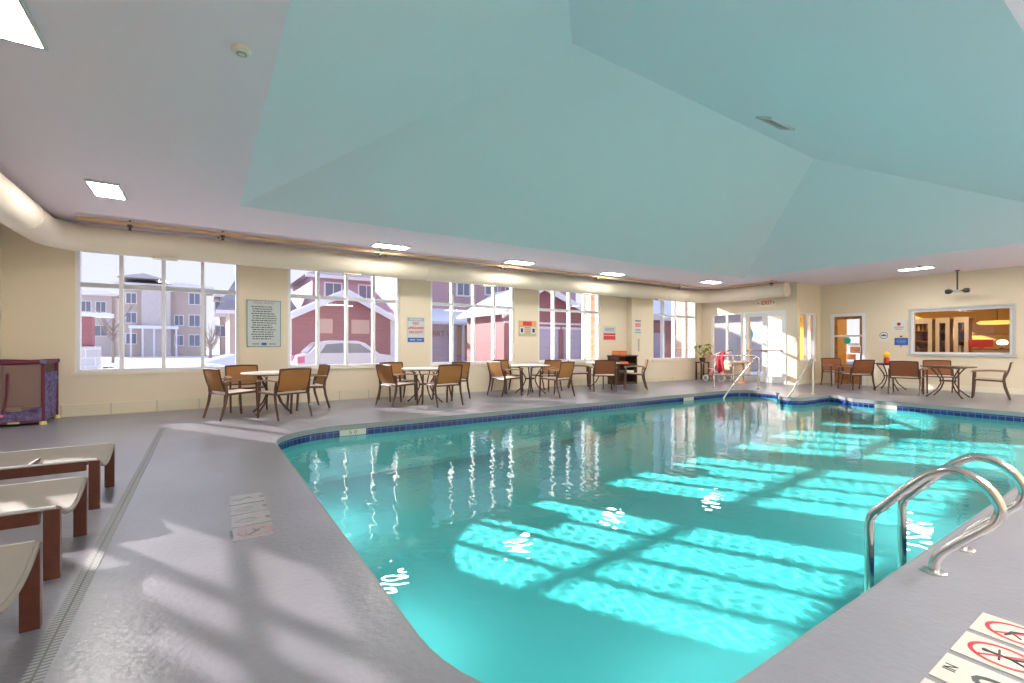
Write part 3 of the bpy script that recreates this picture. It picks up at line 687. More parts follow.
# ---------------------------------------------------------------- tables
def table(loc, label, top, ex=1.0, r=0.48, group='round tables along the windows', h=0.71):
    o = empty('round_table' if ex == 1.0 else 'oval_table', loc, label=label, cat='table', group=group)
    TT = Matrix.Diagonal((1, ex, 1, 1))
    MB().lathe([(0, h - 0.028), (r - 0.02, h - 0.028), (r, h - 0.02), (r, h - 0.006), (r - 0.012, h), (0, h)], 40, TT).build('tabletop', top, o, smooth=True)
    MB().lathe([(r * 0.62, h - 0.05), (r * 0.66, h - 0.05), (r * 0.66, h - 0.028), (r * 0.62, h - 0.028)], 32, TT).build('apron_ring', 'iron', o)
    for k in range(4):
        g_ = R(45 + 90 * k); cx, cy = math.cos(g_), math.sin(g_) * ex
        MB().tube([(cx * q, cy * q, z) for q, z in ((0.30, h - 0.04), (0.22, 0.56), (0.13, 0.42), (0.12, 0.32), (0.19, 0.18), (0.33, 0.05), (0.38, 0.012))], [0.014, 0.014, 0.015, 0.015, 0.014, 0.013, 0.016], 8).build('leg', 'iron', o, smooth=True)
    MB().lathe([(0.105, 0.36), (0.13, 0.36), (0.13, 0.385), (0.105, 0.385)], 24, TT).build('ring', 'iron', o)
    return o
table((0.98, 9.02, 0), 'pale stone topped round table nearest the camera, under the pool rules sign', 'stone')
table((3.80, 9.03, 0), 'pale stone topped round table second from the left, before the lifeguard sign', 'stone')
table((6.60, 9.20, 0), 'pale stone topped round table third from the left, before the red-headed sign', 'stone')
table((9.25, 9.42, 0), 'pale stone topped round table next to the dark towel cabinet', 'stone')
table((15.15, 4.80, 0), 'small round dark topped table near the wooden door', 'darktop', 1.0, 0.42, 'dark topped tables on the lobby side')
table((14.06, 3.38, 0), 'long oval dark topped table under the lobby window', 'darktop', 1.15, 0.42, 'dark topped tables on the lobby side')
o = empty('spray_bottle', (15.1, 4.85, 0.71), label='small red and yellow bottle standing on the small dark table', cat='bottle')
MB().lathe([(0, 0), (0.06, 0), (0.065, 0.02), (0.065, 0.12), (0.05, 0.15), (0, 0.15)], 18).build('body', 'red', o, smooth=True)
MB().lathe([(0, 0.15), (0.075, 0.16), (0.09, 0.21), (0.07, 0.27), (0.03, 0.30), (0, 0.30)], 18).build('cap', mat('yellow_plastic', (0.85, 0.55, 0.04), 0.4), o, smooth=True)

# ---------------------------------------------------------------- loungers
def lounger():
    o = empty('lounger', (-0.62, 4.695, 0), label='brown framed lounger with cream sling, farthest of the three from the camera', cat='lounger', group='loungers on the left')
    w = 0.33; L = 1.85
    for s_ in (-1, 1):
        y = s_ * (w - 0.015)
        MB().box(-0.062, 0.0, y - 0.017, y + 0.017, 0, 0.345).build('leg', 'lounger', o, bevel=0.003)
        MB().box(-1.45, -1.375, y - 0.017, y + 0.017, 0, 0.28).build('leg', 'lounger', o, bevel=0.003)
        MB().box(-L, -0.075, y - 0.017, y + 0.017, 0.28, 0.345).build('side_rail', 'lounger', o, bevel=0.003)
        MB().tube([(-0.02, y, 0.35), (-1.25, y, 0.35)], 0.011, 6).build('sling_rod', 'drain', o)
    MB().tube([(-0.42, -w + 0.03, 0.30), (-0.42, w - 0.03, 0.30)], 0.012, 8).tube([(-1.3, -w + 0.03, 0.30), (-1.3, w - 0.03, 0.30)], 0.012, 8).build('cross_bar', 'lounger', o)
    def sl_(u, v):
        y = (2 * v - 1) * (w - 0.02); k = 1 - (2 * v - 1) ** 2; x = -0.015 - 1.25 * u
        return (x, y, 0.352 - 0.085 * k)
    MB().grid(sl_, 14, 12, 0.006).build('seat_sling', 'cream_sling', o, smooth=True)
    MB().tube([(-0.012, (2 * v / 12 - 1) * (w - 0.02), 0.343 - 0.085 * (1 - (2 * v / 12 - 1) ** 2)) for v in range(13)], 0.012, 8).build('sling_hem', 'cream_sling', o, smooth=True)
    bk = MB()
    for s_ in (-1, 1): bk.tube([(-1.28, s_ * (w - 0.05), 0.34), (-1.86, s_ * (w - 0.05), 0.78)], 0.016, 8)
    bk.tube([(-1.86, -w + 0.05, 0.78), (-1.86, w - 0.05, 0.78)], 0.016, 8); bk.build('back_frame', 'lounger', o)
    MB().grid(lambda u, v: (-1.28 - 0.57 * u, (2 * v - 1) * (w - 0.06), 0.345 + 0.43 * u - 0.03 * (1 - (2 * v - 1) ** 2)), 8, 8, 0.006).build('backrest_sling', 'cream_sling', o, smooth=True)
    return o
lg = lounger()
dup(lg, (-0.60, 3.50, 0), 0, 'brown framed lounger with cream sling, middle one of the three')
dup(lg, (-0.56, 2.345, 0), 0, 'brown framed lounger with cream sling, nearest the camera at the left edge')

# ---------------------------------------------------------------- rails
def flange(mb, x, y, z=0.0): mb.lathe([(0, 0), (0.052, 0), (0.052, 0.008), (0.04, 0.016), (0.026, 0.02), (0, 0.02)], 24, TR(x, y, z))
def smooth_path(pts, n=6):
    P_ = [Vector(p) for p in pts]; P_ = [P_[0] * 2 - P_[1]] + P_ + [P_[-1] * 2 - P_[-2]]; out = []
    for i in range(1, len(P_) - 2):
        a, b, c, d = P_[i - 1:i + 3]
        for k in range(n):
            t = k / n; out.append(0.5 * ((2 * b) + (c - a) * t + (2 * a - 5 * b + 4 * c - d) * t * t + (3 * b - a - 3 * c + d) * t ** 3))
    out.append(P_[-2]); return out
o = empty('pool_ladder', (3.1, 0.8, 0), label='stainless steel pool ladder with two looped handrails in the right foreground', cat='pool ladder')
for k, x in enumerate((0.0, 0.49)):
    pts = [(x, 0.275, -0.95), (x, 0.275, -0.4), (x, 0.275, 0.05), (x, 0.275, 0.16), (x, 0.255, 0.225), (x, 0.20, 0.29), (x, 0.06, 0.455), (x, -0.04, 0.53), (x, -0.12, 0.53), (x, -0.20, 0.475), (x, -0.238, 0.40), (x, -0.232, 0.345), (x, -0.205, 0.30), (x, -0.11, 0.20), (x, -0.03, 0.108), (x, -0.004, 0.05), (x, 0.0, 0.0)]
    pts = [(p[0], p[1], p[2]) for p in pts]
    MB().tube(smooth_path(pts, 5), 0.0225, 18).build('handrail', 'steel', o, smooth=True)
    mb = MB(); flange(mb, x, 0); mb.build('flange', 'steel', o, smooth=True)
for z in (-0.30, -0.58, -0.86):
    MB().cbox((0.245, 0.275, z), (0.46, 0.10, 0.025)).build('step', 'signwhite', o, bevel=0.004)
RG = mat('brushed_rail', (0.78, 0.74, 0.70), 0.25, metal=1.0); M['rail'] = RG
o = empty('guard_rail', (11.78, 7.7, 0), label='wide stainless guard rail with a middle bar beside the pool entry steps', cat='handrail')
dx, dy = 1.04, -0.69
def on(t, z): return (dx * t, dy * t, z)
MB().tube([on(0, 0), on(0, 0.80)] + [on(0.012, 0.85), on(0.04, 0.885), on(0.09, 0.90)] + [on(0.86, 0.90), on(0.94, 0.88), on(0.985, 0.83), on(1, 0.76), on(1, 0)], 0.024, 12).build('frame', 'rail', o, smooth=True)
MB().tube([on(0, 0.36), on(1, 0.36)], 0.02, 10).build('middle_bar', 'rail', o)
MB().tube([on(0.42, 0), on(0.42, 0.9)], 0.02, 10).build('post', 'rail', o)
for t in (0, 0.42, 1):
    mb = MB(); flange(mb, *on(t, 0)[:2]); mb.build('flange', 'rail', o)
o = empty('stair_handrail', (12.5, 6.85, 0), label='slanting stainless handrail left of the other one, going down into the far pool corner', cat='handrail', group='handrails at the pool steps')
MB().tube(smooth_path([(0, 0, 0), (0, 0, 0.4), (0.0, 0, 0.70), (-0.05, 0, 0.82), (-0.16, 0, 0.845), (-0.30, 0, 0.77), (-1.1, -0.02, 0.25), (-1.58, -0.03, -0.08), (-1.66, -0.03, -0.2), (-1.67, -0.03, -0.7)], 5), 0.022, 12).build('tube', 'rail', o, smooth=True)
mb = MB(); flange(mb, 0, 0); mb.build('flange', 'rail', o)
o = empty('stair_handrail', (12.37, 5.44, 0), label='slanting stainless handrail standing on the coping spur in front of the jog window', cat='handrail', group='handrails at the pool steps')
MB().tube(smooth_path([(0, 0, 0), (0, 0, 0.5), (0, 0, 0.76), (-0.04, 0, 0.84), (-0.14, 0.0, 0.80), (-0.9, 0.02, 0.16), (-1.24, 0.02, -0.10), (-1.32, 0.02, -0.24), (-1.33, 0.02, -0.7)], 5), 0.022, 12).build('tube', 'rail', o, smooth=True)
mb = MB(); flange(mb, 0, 0); mb.build('flange', 'rail', o)

# ---------------------------------------------------------------- deck drain and markers
def slot_mat():
    m = brick_mat('drain_slots', (0.27, 0.27, 0.28), (0.27, 0.27, 0.28), (0.10, 0.10, 0.10), 1.0, 5.0, 0.022, 0.0045, axes='XY', off=0.0); return m
M['slots'] = slot_mat()
o = MB().box(-0.033, 0.033, -0.95 - 4, 4.1, 0.0005, 0.004).build('deck_drain', 'slots', loc=(-0.497, 4.0, 0.0)); tag(o, 'long narrow slotted drain strip in the deck beside the loungers', 'drain')
def tile_marker(loc, rz, kind, label, w=0.205, d=0.27, group='white depth and warning tiles in the deck', base='marble_tile', red='red_paint', ink='text'):
    o = empty('marker_tile', loc, R(rz), label=label, cat='tile', group=group)
    MB().box(-w / 2, w / 2, -d / 2, d / 2, 0.0, 0.004).build('tile', base, o)
    z = 0.0045
    if kind == 'nodive' or kind == 'nodive2':
        MB().lathe([(0.068, z), (0.080, z), (0.080, z + 0.001), (0.068, z + 0.001)], 40, TR(0, 0.012, 0) @ Matrix.Diagonal((1, 1.2, 1, 1))).box(-0.075, 0.075, -0.005, 0.005, z + 0.0012, z + 0.002, TR(0, 0.012, 0) @ RZ(-50)).build('prohibition_ring', red, o)
        fg = MB(); K = Matrix.Diagonal((0.75, 0.85, 1, 1))
        if kind == 'nodive': fg.tube([(-0.06, 0.05, z), (-0.01, 0.035, z), (0.04, -0.01, z)], [0.004, 0.008, 0.004], 6).tube([(-0.01, 0.035, z), (-0.05, 0.0, z)], 0.004, 6).lathe([(0, 0), (0.012, 0), (0.012, 0.003), (0, 0.003)], 12, TR(0.052, -0.02, z)).tube([(-0.05, -0.045, z), (0, -0.04, z), (0.05, -0.048, z)], 0.003, 6)
        else: fg.tube([(0, 0.06, z), (0, -0.01, z), (-0.03, -0.06, z)], 0.005, 6).tube([(0, -0.01, z), (0.035, -0.055, z)], 0.005, 6).tube([(-0.05, 0.02, z), (0.055, 0.035, z)], 0.004, 6).lathe([(0, 0), (0.012, 0), (0.012, 0.003), (0, 0.003)], 12, TR(0, 0.07, z))
        fg.v = [tuple(K @ Vector(v)) for v in fg.v]
        fg.build('figure', ink, o)
        text('NO DIVING', 0.026, ink, o, TR(0, -0.115, z + 0.001), th=0.0005)
    elif kind == 'five':
        text('5', 0.20, ink, o, TR(-0.02, -0.03, z + 0.001), th=0.0005); text('FT', 0.05, ink, o, TR(0.0, 0.10, z + 0.001), th=0.0005)
    else:
        text('0', 0.20, ink, o, TR(0.0, -0.03, z + 0.001), th=0.0005); text('IN', 0.05, ink, o, TR(0.0, 0.10, z + 0.001), th=0.0005)
    return o
tile_marker((2.70, 0.425, 0), 0, 'nodive', 'white deck tile with a red no-diving sign, nearest the pool ladder')
tile_marker((2.46, 0.425, 0), 0, 'nodive2', 'white deck tile with a red crossed-out figure, second from the pool ladder')
tile_marker((2.22, 0.425, 0), 0, 'zero', 'white deck tile with a black zero, in the bottom right corner')
tile_marker((1.98, 0.425, 0), 0, 'five', 'white deck tile with a black five, cut by the bottom edge of the view')
wt_ = 'weathered deck tiles left of the pool'
M['wornink'] = mat('worn_ink', (0.17, 0.16, 0.18), 0.5); M['wornred'] = mat('worn_red', (0.30, 0.10, 0.12), 0.5); M['worntile'] = mat('worn_tile', (0.31, 0.30, 0.32), 0.25)
tile_marker((0.26, 4.03, 0), -90, 'five', 'worn deck tile with a faded five, farthest of the four left of the pool', group=wt_, base='worntile', red='wornred', ink='wornink', w=0.22, d=0.22)
tile_marker((0.26, 3.79, 0), -90, 'zero', 'worn deck tile with a faded zero, second farthest of the four left of the pool', group=wt_, base='worntile', red='wornred', ink='wornink', w=0.22, d=0.22)
tile_marker((0.255, 3.54, 0), -90, 'zero', 'worn deck tile with a faded zero, directly next to the worn red ring tile', group=wt_, base='worntile', red='wornred', ink='wornink', w=0.22, d=0.22)
tile_marker((0.25, 3.30, 0), -90, 'nodive', 'worn deck tile with a faded red no-diving ring, left of the pool', group=wt_, base='worntile', red='wornred', ink='wornink', w=0.22, d=0.22)
def band_marker(x, y, rz, s_, label):
    o = empty('waterline_marker', (x, y, -0.115), R(rz), label=label, cat='depth marker', group='depth markers on the waterline tile')
    MB().box(-0.19, 0.19, -0.010, 0.0, -0.045, 0.04).build('tile', 'marble_tile', o)
    if s_: text(s_, 0.075, 'text', o, TR(0, -0.0105, -0.002) @ RX(90), th=0.001, wide=1.3); return o
band_marker(1.83, 7.048, 0, '5 0', 'white 5 0 depth marker on the far pool edge near the first table')
band_marker(9.75, 7.048, 0, '', 'small pale depth marker on the far pool edge towards the glass doors')
band_marker(11.946, 3.85, -90, '', 'small pale depth marker on the end wall of the pool by the dark tables')
o = empty('pool_drain_grate', (1.55, 2.15, -DEPTH + 0.005), R(12), label='dark square drain grate on the pool floor at the bottom of the view', cat='drain grate')
mb = MB()
for i in range(8): mb.box(-0.2, 0.2, -0.2 + i * 0.055, -0.185 + i * 0.055, 0.004, 0.01)
mb.build('grate', 'teal_edge', o); MB().box(-0.21, 0.21, -0.21, 0.21, 0, 0.004).build('frame', 'plaster', o)

# ---------------------------------------------------------------- signs
def plate(name, wall, loc, w, h, base, label, cat='sign', th=0.012, edge=None):
    o = empty(name, loc, label=label, cat=cat); F = RX(90) if wall == 'y' else RZ(-90) @ RX(90)
    MB().box(-w / 2, w / 2, -h / 2, h / 2, 0, th, F).build('board', base, o)
    if edge:
        e = 0.018; mb = MB()
        for (a, b, c, d) in ((-w / 2, w / 2, h / 2 - e, h / 2), (-w / 2, w / 2, -h / 2, -h / 2 + e), (-w / 2, -w / 2 + e, -h / 2, h / 2), (w / 2 - e, w / 2, -h / 2, h / 2)): mb.box(a, b, c, d, 0, th + 0.003, F)
        mb.build('border', edge, o)
    return o, F
def bars(o, F, rows, m, z=0.0125, name='text_lines'):
    mb = MB()
    for (x0, x1, y, h) in rows: mb.box(x0, x1, y - h / 2, y + h / 2, z, z + 0.001, F)
    return mb.build(name, m, o)
o, F = plate('rules_sign', 'y', (0.975, YW, 1.60), 0.60, 0.92, 'signgrey', 'tall grey pool rules board with small print between the first two windows', edge='teal_edge')
text('POOL RULES', 0.062, 'red', o, F @ TR(0, 0.405, 0.013), th=0.001, wide=1.05)
rd = random.Random(3); rows = []
for i, y in enumerate([0.33 - 0.045 * k for k in range(15)]):
    x = -0.20 if i % 3 else -0.22; e = rd.uniform(0.12, 0.22)
    while x < e:
        w = rd.uniform(0.02, 0.07); rows.append((x, min(x + w, e), y, 0.018)); x += w + 0.011
bars(o, F, rows, 'text'); MB().cbox((0.0, -0.40, 0.0135), (0.09, 0.045, 0.003), F).build('badge', 'blue', o)
bars(o, F, [(-0.2, -0.08, -0.40, 0.014), (0.08, 0.2, -0.40, 0.014)], 'text', name='footer_lines')
o, F = plate('lifeguard_sign', 'y', (4.125, YW, 1.54), 0.43, 0.60, 'signgrey', 'grey NO LIFEGUARD ON DUTY sign with red letters and blue band')
bars(o, F, [(-0.2, 0.2, 0.24, 0.075)], mat('header_grey', (0.30, 0.34, 0.42), 0.5), name='header_band'); text('WARNING', 0.062, 'signwhite', o, F @ TR(0, 0.24, 0.014), th=0.001)
text('NO', 0.095, 'red', o, F @ TR(0, 0.145, 0.013), th=0.001, bold=0.003); text('LIFEGUARD', 0.077, 'red', o, F @ TR(0, 0.04, 0.013), th=0.001, bold=0.003); text('ON DUTY', 0.077, 'red', o, F @ TR(0, -0.06, 0.013), th=0.001, bold=0.003)
bars(o, F, [(-0.2, 0.2, -0.235, 0.10)], 'blue', name='blue_band'); bars(o, F, [(-0.15, -0.02, -0.235, 0.02), (0.02, 0.15, -0.235, 0.02)], 'signgrey', z=0.0137, name='band_text_lines')
o, F = plate('warning_sign', 'y', (7.33, YW, 1.64), 0.58, 0.42, mat('sign_tan', (0.50, 0.42, 0.30), 0.5), 'tan sign with a red header and two dark pictogram squares')
bars(o, F, [(-0.27, 0.27, 0.13, 0.12)], 'orange', name='orange_band'); bars(o, F, [(-0.16, 0.13, 0.13, 0.12)], 'red', z=0.0137, name='red_band')
bars(o, F, [(-0.26, -0.12, -0.05, 0.17), (0.12, 0.26, -0.05, 0.17)], 'signwhite', name='pictogram_ground'); bars(o, F, [(-0.235, -0.15, -0.055, 0.11), (0.15, 0.235, -0.055, 0.11)], 'navy', z=0.0137, name='pictogram')
bars(o, F, [(-0.09, 0.09, y, 0.012) for y in (0.02, -0.03, -0.08, -0.13)], 'arm')
o, F = plate('notice_sign', 'y', (10.42, YW, 1.56), 0.54, 0.44, 'signgrey', 'grey sign with two red bands above the dark towel cabinet')
bars(o, F, [(-0.25, 0.25, -0.03, 0.06), (-0.25, 0.25, -0.14, 0.12)], 'red', name='red_bands'); bars(o, F, [(-0.2, 0.2, y, 0.014) for y in (0.15, 0.11, 0.07)], 'text')
o, F = plate('notice_sign', 'y', (11.47, YW2, 1.77), 0.30, 0.44, 'signwhite', 'small white sign with a blue top line and pink figure, left of the last window')
bars(o, F, [(-0.14, 0.14, 0.19, 0.035)], 'navy', name='top_band'); bars(o, F, [(-0.13, 0.13, 0.06, 0.13)], mat('sign_pink', (0.72, 0.22, 0.22), 0.5), name='pink_panel'); bars(o, F, [(-0.12, 0.12, y, 0.014) for y in (-0.08, -0.12)], 'text'); bars(o, F, [(-0.14, 0.14, -0.18, 0.03)], 'teal_edge', name='bottom_band')
o = empty('thermometer', (11.52, YW2 - 0.01, 1.2), label='thin grey thermometer on the wall under the small white sign', cat='thermometer')
MB().box(-0.035, 0.035, 0, 0.01, -0.2, 0.2).build('plate', 'drain', o, bevel=0.003); MB().tube([(0, -0.006, -0.15), (0, -0.006, 0.15)], 0.008, 8).build('tube', 'signwhite', o)
o, F = plate('exit_sign', 'x', (XD, 7.86, 2.52), 0.58, 0.24, 'sill', 'white exit sign with red letters above the glass doors', th=0.03)
text('EXIT', 0.17, 'red', o, F @ TR(0.03, 0.0, 0.031), th=0.002, bold=0.004)
MB().prism([(-0.27, 0), (-0.22, 0.03), (-0.22, -0.03)], 0.03, 0.033, F).prism([(0.28, 0), (0.23, 0.04), (0.23, -0.04)], 0.03, 0.033, F).build('arrow', 'maroon', o)
o, F = plate('notice_sign', 'x', (XF, 4.95, 1.73), 0.34, 0.30, 'signwhite', 'white notice with a red round emblem above the blue sign on the far wall')
MB().lathe([(0, 0.0125), (0.045, 0.0125), (0.045, 0.014), (0, 0.014)], 24, F @ TR(0, 0.05, 0)).build('emblem', 'redcloth', o); bars(o, F, [(-0.11, 0.11, y, 0.014) for y in (-0.03, -0.06)] + [(-0.08, 0.08, -0.1, 0.014)], 'arm')
o, F = plate('blue_sign', 'x', (XF, 4.90, 1.29), 0.30, 0.20, 'blue', 'small blue sign on the far wall left of the lobby window')
bars(o, F, [(-0.1, 0.1, 0.04, 0.014), (-0.12, 0.12, 0.0, 0.014), (-0.09, 0.09, -0.04, 0.014)], mat('pale_blue', (0.25, 0.4, 0.7), 0.5)); MB().cbox((0, 0.145, 0.008), (0.05, 0.035, 0.012), F).build('clip', 'iron', o); MB().prism([(-0.03, -0.10), (0.03, -0.10), (0.0, -0.18)], 0, 0.012, F).build('pointer', 'pipe', o)
o, F = plate('no_smoking_sign', 'x', (XF, 5.30, 1.44), 0.24, 0.30, 'signwhite', 'pale sign with a dark round prohibition symbol beside the wooden door')
MB().lathe([(0.085, 0.0125), (0.10, 0.0125), (0.10, 0.014), (0.085, 0.014)], 30, F @ TR(0, 0.03, 0)).build('symbol_ring', 'purplecloth', o); MB().box(-0.06, 0.06, -0.012, 0.02, 0.0125, 0.014, F @ TR(0, 0.02, 0)).prism([(-0.03, 0.03), (0.05, 0.03), (0.0, 0.07)], 0.0125, 0.014, F).build('symbol', 'maroon', o)

# ---------------------------------------------------------------- playpen, cabinet, plant, stroller
o = empty('playpen', (-2.29, 9.92, 0), label='maroon and purple mesh playpen standing in the left corner', cat='playpen')
hx, hy, H0 = 0.30, 0.38, 0.94
for sx in (-1, 1):
    for sy in (-1, 1):
        MB().tube([(sx * hx, sy * hy, 0.05), (sx * hx, sy * hy, H0 - 0.03)], 0.022, 8).build('corner_post', 'maroon', o)
        MB().lathe([(0, 0), (0.045, 0), (0.04, 0.05), (0, 0.055)], 12, TR(sx * hx, sy * hy, 0)).build('foot', 'yfoot', o)
        MB().cbox((sx * hx, sy * hy, H0 - 0.015), (0.07, 0.07, 0.06)).build('corner_cap', 'purplecloth', o, bevel=0.012)
for sy in (-1, 1):
    MB().tube([(-hx, sy * hy, H0 - 0.015), (0, sy * hy, H0 - 0.03), (hx, sy * hy, H0 - 0.015)], 0.03, 8).build('top_rail', 'maroon', o)
    MB().box(-hx, hx, sy * hy - 0.004, sy * hy + 0.004, 0.22, H0 - 0.02).build('mesh_side', 'net', o)
    MB().grid(lambda u, v: (-hx + 2 * hx * u, sy * (hy + 0.012 + 0.012 * math.sin(9 * u)), 0.06 + (0.17 + 0.03 * math.sin(7 * u + 1)) * v), 16, 3, 0.01).build('lower_skirt', 'purplecloth', o, smooth=True)
    MB().box(-hx, hx, sy * hy - 0.02, sy * hy + 0.02, 0.035, 0.07).build('bottom_rail', 'maroon', o)
for sx in (-1, 1):
    MB().tube([(sx * hx, -hy, H0 - 0.015), (sx * hx, 0, H0 - 0.03), (sx * hx, hy, H0 - 0.015)], 0.03, 8).build('top_rail', 'maroon', o)
    MB().grid(lambda u, v: (sx * (hx + 0.01 + 0.015 * math.sin(11 * u + 3 * v)), -hy + 2 * hy * u, 0.06 + 0.70 * v), 16, 8, 0.01).build('fabric_end', 'purplecloth', o, smooth=True)
MB().box(-hx + 0.02, hx - 0.02, -hy + 0.02, hy - 0.02, 0.10, 0.14).build('mattress', 'purplecloth', o)
MB().tube([(-0.12, -hy - 0.012, 0.14), (-0.07, -hy - 0.012, 0.45), (-0.06, -hy - 0.012, 0.76)], 0.014, 6).build('strap', 'maroon', o)
MB().lathe([(0, 0), (0.02, 0), (0.02, 0.02), (0, 0.02)], 10, TR(-0.12, -hy - 0.01, 0.16) @ RX(90)).build('buckle', 'hotpink', o)
MB().box(-0.06, 0.06, -hy - 0.035, -hy - 0.02, 0.035, 0.06).build('tag', 'yfoot', o)

o = empty('towel_cabinet', (10.72, 10.08, 0), label='dark open wooden towel cabinet in the wall corner by the fourth table', cat='cabinet')
cb = MB().box(-0.40, -0.37, -0.22, 0.24, 0, 0.85).box(0.37, 0.40, -0.22, 0.24, 0, 0.85).box(-0.40, 0.40, 0.21, 0.24, 0, 0.85).box(-0.42, 0.42, -0.24, 0.25, 0.85, 0.88).box(-0.37, 0.37, -0.20, 0.21, 0, 0.06)
cb.build('carcass', 'darkwood', o)
for z in (0.33, 0.60): MB().box(-0.37, 0.37, -0.20, 0.21, z, z + 0.025).build('shelf', 'darkwood', o)
towel_c = mat('orange_towel', (0.80, 0.22, 0.06), 0.9, bump=0.4, bscale=80); M['otowel'] = towel_c
def towel(loc, m, label, w=0.32, h=0.07):
    mb = MB()
    for i in range(2): mb.grid(lambda u, v: (-w / 2 + w * u, -0.16 + 0.32 * v, h * (0.45 * (i + 1)) - 0.006 * math.sin(PI * u) ), 6, 4, h * 0.42)
    t_ = mb.build('folded_towel', m, loc=loc, smooth=True); tag(t_, label, 'towel', 'towels at the dark cabinet'); return t_
towel((10.55, 10.05, 0.884), 'otowel', 'orange folded towel lying on top of the dark cabinet, lower of two'); towel((10.55, 10.05, 0.957), 'otowel', 'orange folded towel topmost on the dark cabinet', 0.28)
towel((10.60, 10.05, 0.628), 'otowel', 'orange folded towel on the upper shelf inside the dark cabinet')
towel((10.85, 10.05, 0.358), 'sill', 'cream folded towel on the lower shelf inside the dark cabinet')

o = empty('potted_plant', (14.30, 9.78, 0.62), label='leafy green potted plant on a dark stand in the far corner', cat='plant')
MB().lathe([(0, 0), (0.08, 0), (0.11, 0.14), (0.12, 0.15), (0.10, 0.15), (0.09, 0.12), (0, 0.12)], 20).build('pot', 'darkwood', o, smooth=True)
rl = random.Random(5)
for i in range(26):
    a = rl.uniform(0, 2 * PI); up = rl.uniform(0.15, 0.48); out = rl.uniform(0.08, 0.25); L = rl.uniform(0.12, 0.24)
    base = Vector((0.02 * math.cos(a), 0.02 * math.sin(a), 0.13)); tip = Vector((out * math.cos(a), out * math.sin(a), 0.13 + up))
    end = tip + Vector((L * math.cos(a), L * math.sin(a), -rl.uniform(0.02, 0.14))); sd = Vector((-math.sin(a), math.cos(a), 0))
    mb = MB(); mid = (base + tip) / 2 + Vector((0, 0, 0.06))
    mb.tube([base, mid, tip], 0.004, 5)
    mb.grid(lambda u, v: tip.lerp(end, u) + sd * ((v - 0.5) * 0.11 * math.sin(PI * min(1, u * 0.92 + 0.06))) + Vector((0, 0, 0.04 * math.sin(PI * u) - 0.02 * (2 * v - 1) ** 2 * -1)), 6, 2, 0.002)
    mb.build('leaf', 'leaf', o, smooth=True)
o = empty('plant_stand', (14.30, 9.78, 0), label='dark wooden four-legged plant stand in the far corner', cat='stand')
MB().box(-0.17, 0.17, -0.17, 0.17, 0.58, 0.62).build('top', 'darkwood', o, bevel=0.004)
for sx in (-1, 1):
    for sy in (-1, 1): MB().box(sx * 0.14 - 0.02, sx * 0.14 + 0.02, sy * 0.14 - 0.02, sy * 0.14 + 0.02, 0, 0.58).build('leg', 'darkwood', o)
MB().box(-0.15, 0.15, -0.15, 0.15, 0.2, 0.22).build('shelf', 'darkwood', o)

o = empty('stroller', (14.30, 9.22, 0), R(95), label='pink stroller with white wheels parked in front of the side window', cat='stroller')
for x, r_ in ((-0.25, 0.13), (0.28, 0.10)):
    for s_ in (-1, 1):
        w = MB().lathe([(r_ - 0.028, -0.018), (r_, -0.015), (r_, 0.015), (r_ - 0.028, 0.018), (r_ - 0.028, -0.018)], 24, TR(x, s_ * 0.24, r_) @ RX(90)).build('wheel', 'white', o, smooth=True)
        sp_ = MB()
        for k in range(6): sp_.tube([(0, 0, 0), ((r_ - 0.02) * math.cos(k * PI / 3), (r_ - 0.02) * math.sin(k * PI / 3), 0)], 0.006, 5, TR(x, s_ * 0.24, r_) @ RX(90))
        sp_.build('spokes', 'drain', w)
for s_ in (-1, 1):
    MB().tube([(-0.25, s_ * 0.22, 0.13), (0.0, s_ * 0.22, 0.42), (0.12, s_ * 0.22, 0.6), (-0.3, s_ * 0.2, 0.95), (-0.42, s_ * 0.18, 1.0)], 0.013, 8).tube([(0.28, s_ * 0.22, 0.10), (0.0, s_ * 0.22, 0.42), (-0.12, s_ * 0.21, 0.72)], 0.013, 8).build('side_frame', 'drain', o, smooth=True)
MB().tube([(-0.42, -0.18, 1.0), (-0.45, 0, 1.02), (-0.42, 0.18, 1.0)], 0.016, 8).build('push_handle', 'black', o)
MB().grid(lambda u, v: (0.24 - 0.42 * u if u < 0.5 else 0.03 - 0.3 * (u - 0.5), (v - 0.5) * 0.40, 0.38 + 0.02 * math.cos(6 * v) if u < 0.5 else 0.38 + 0.9 * (u - 0.5)), 12, 6, 0.03).build('seat', 'pink', o, smooth=True)
def can(u, v):
    a = PI * (0.05 + 0.75 * u); return (-0.16 + 0.30 * math.cos(a), (v - 0.5) * 0.46, 0.66 + 0.30 * math.sin(a) * (1 - 0.25 * (2 * v - 1) ** 2))
MB().grid(can, 12, 8, 0.012).build('canopy', 'pink', o, smooth=True)
MB().box(-0.28, 0.22, -0.17, 0.17, 0.18, 0.30).build('basket', 'pink', o, bevel=0.02)
o = MB().grid(lambda u, v: (14.075 - 0.08 * math.sin(PI * v) - 0.02 * math.sin(10 * u), 8.80 + 0.24 * u, 0.33 + 0.62 * v + 0.05 * math.sin(5 * u)), 14, 10, 0.02).build('red_blanket', 'redcloth', smooth=True)
tag(o, 'dark red blanket hanging off the pink stroller', 'blanket')
o = empty('side_table', (14.25, 8.30, 0), label='small round wooden side table between the stroller and the doors', cat='table')
MB().lathe([(0, 0.62), (0.24, 0.62), (0.25, 0.635), (0.24, 0.65), (0, 0.65)], 28).build('tabletop', 'wood', o, smooth=True)
MB().lathe([(0.035, 0.02), (0.025, 0.3), (0.035, 0.62)], 12).build('column', 'wood', o); MB().lathe([(0, 0), (0.17, 0), (0.16, 0.02), (0.03, 0.035), (0, 0.035)], 24).build('base', 'wood', o)

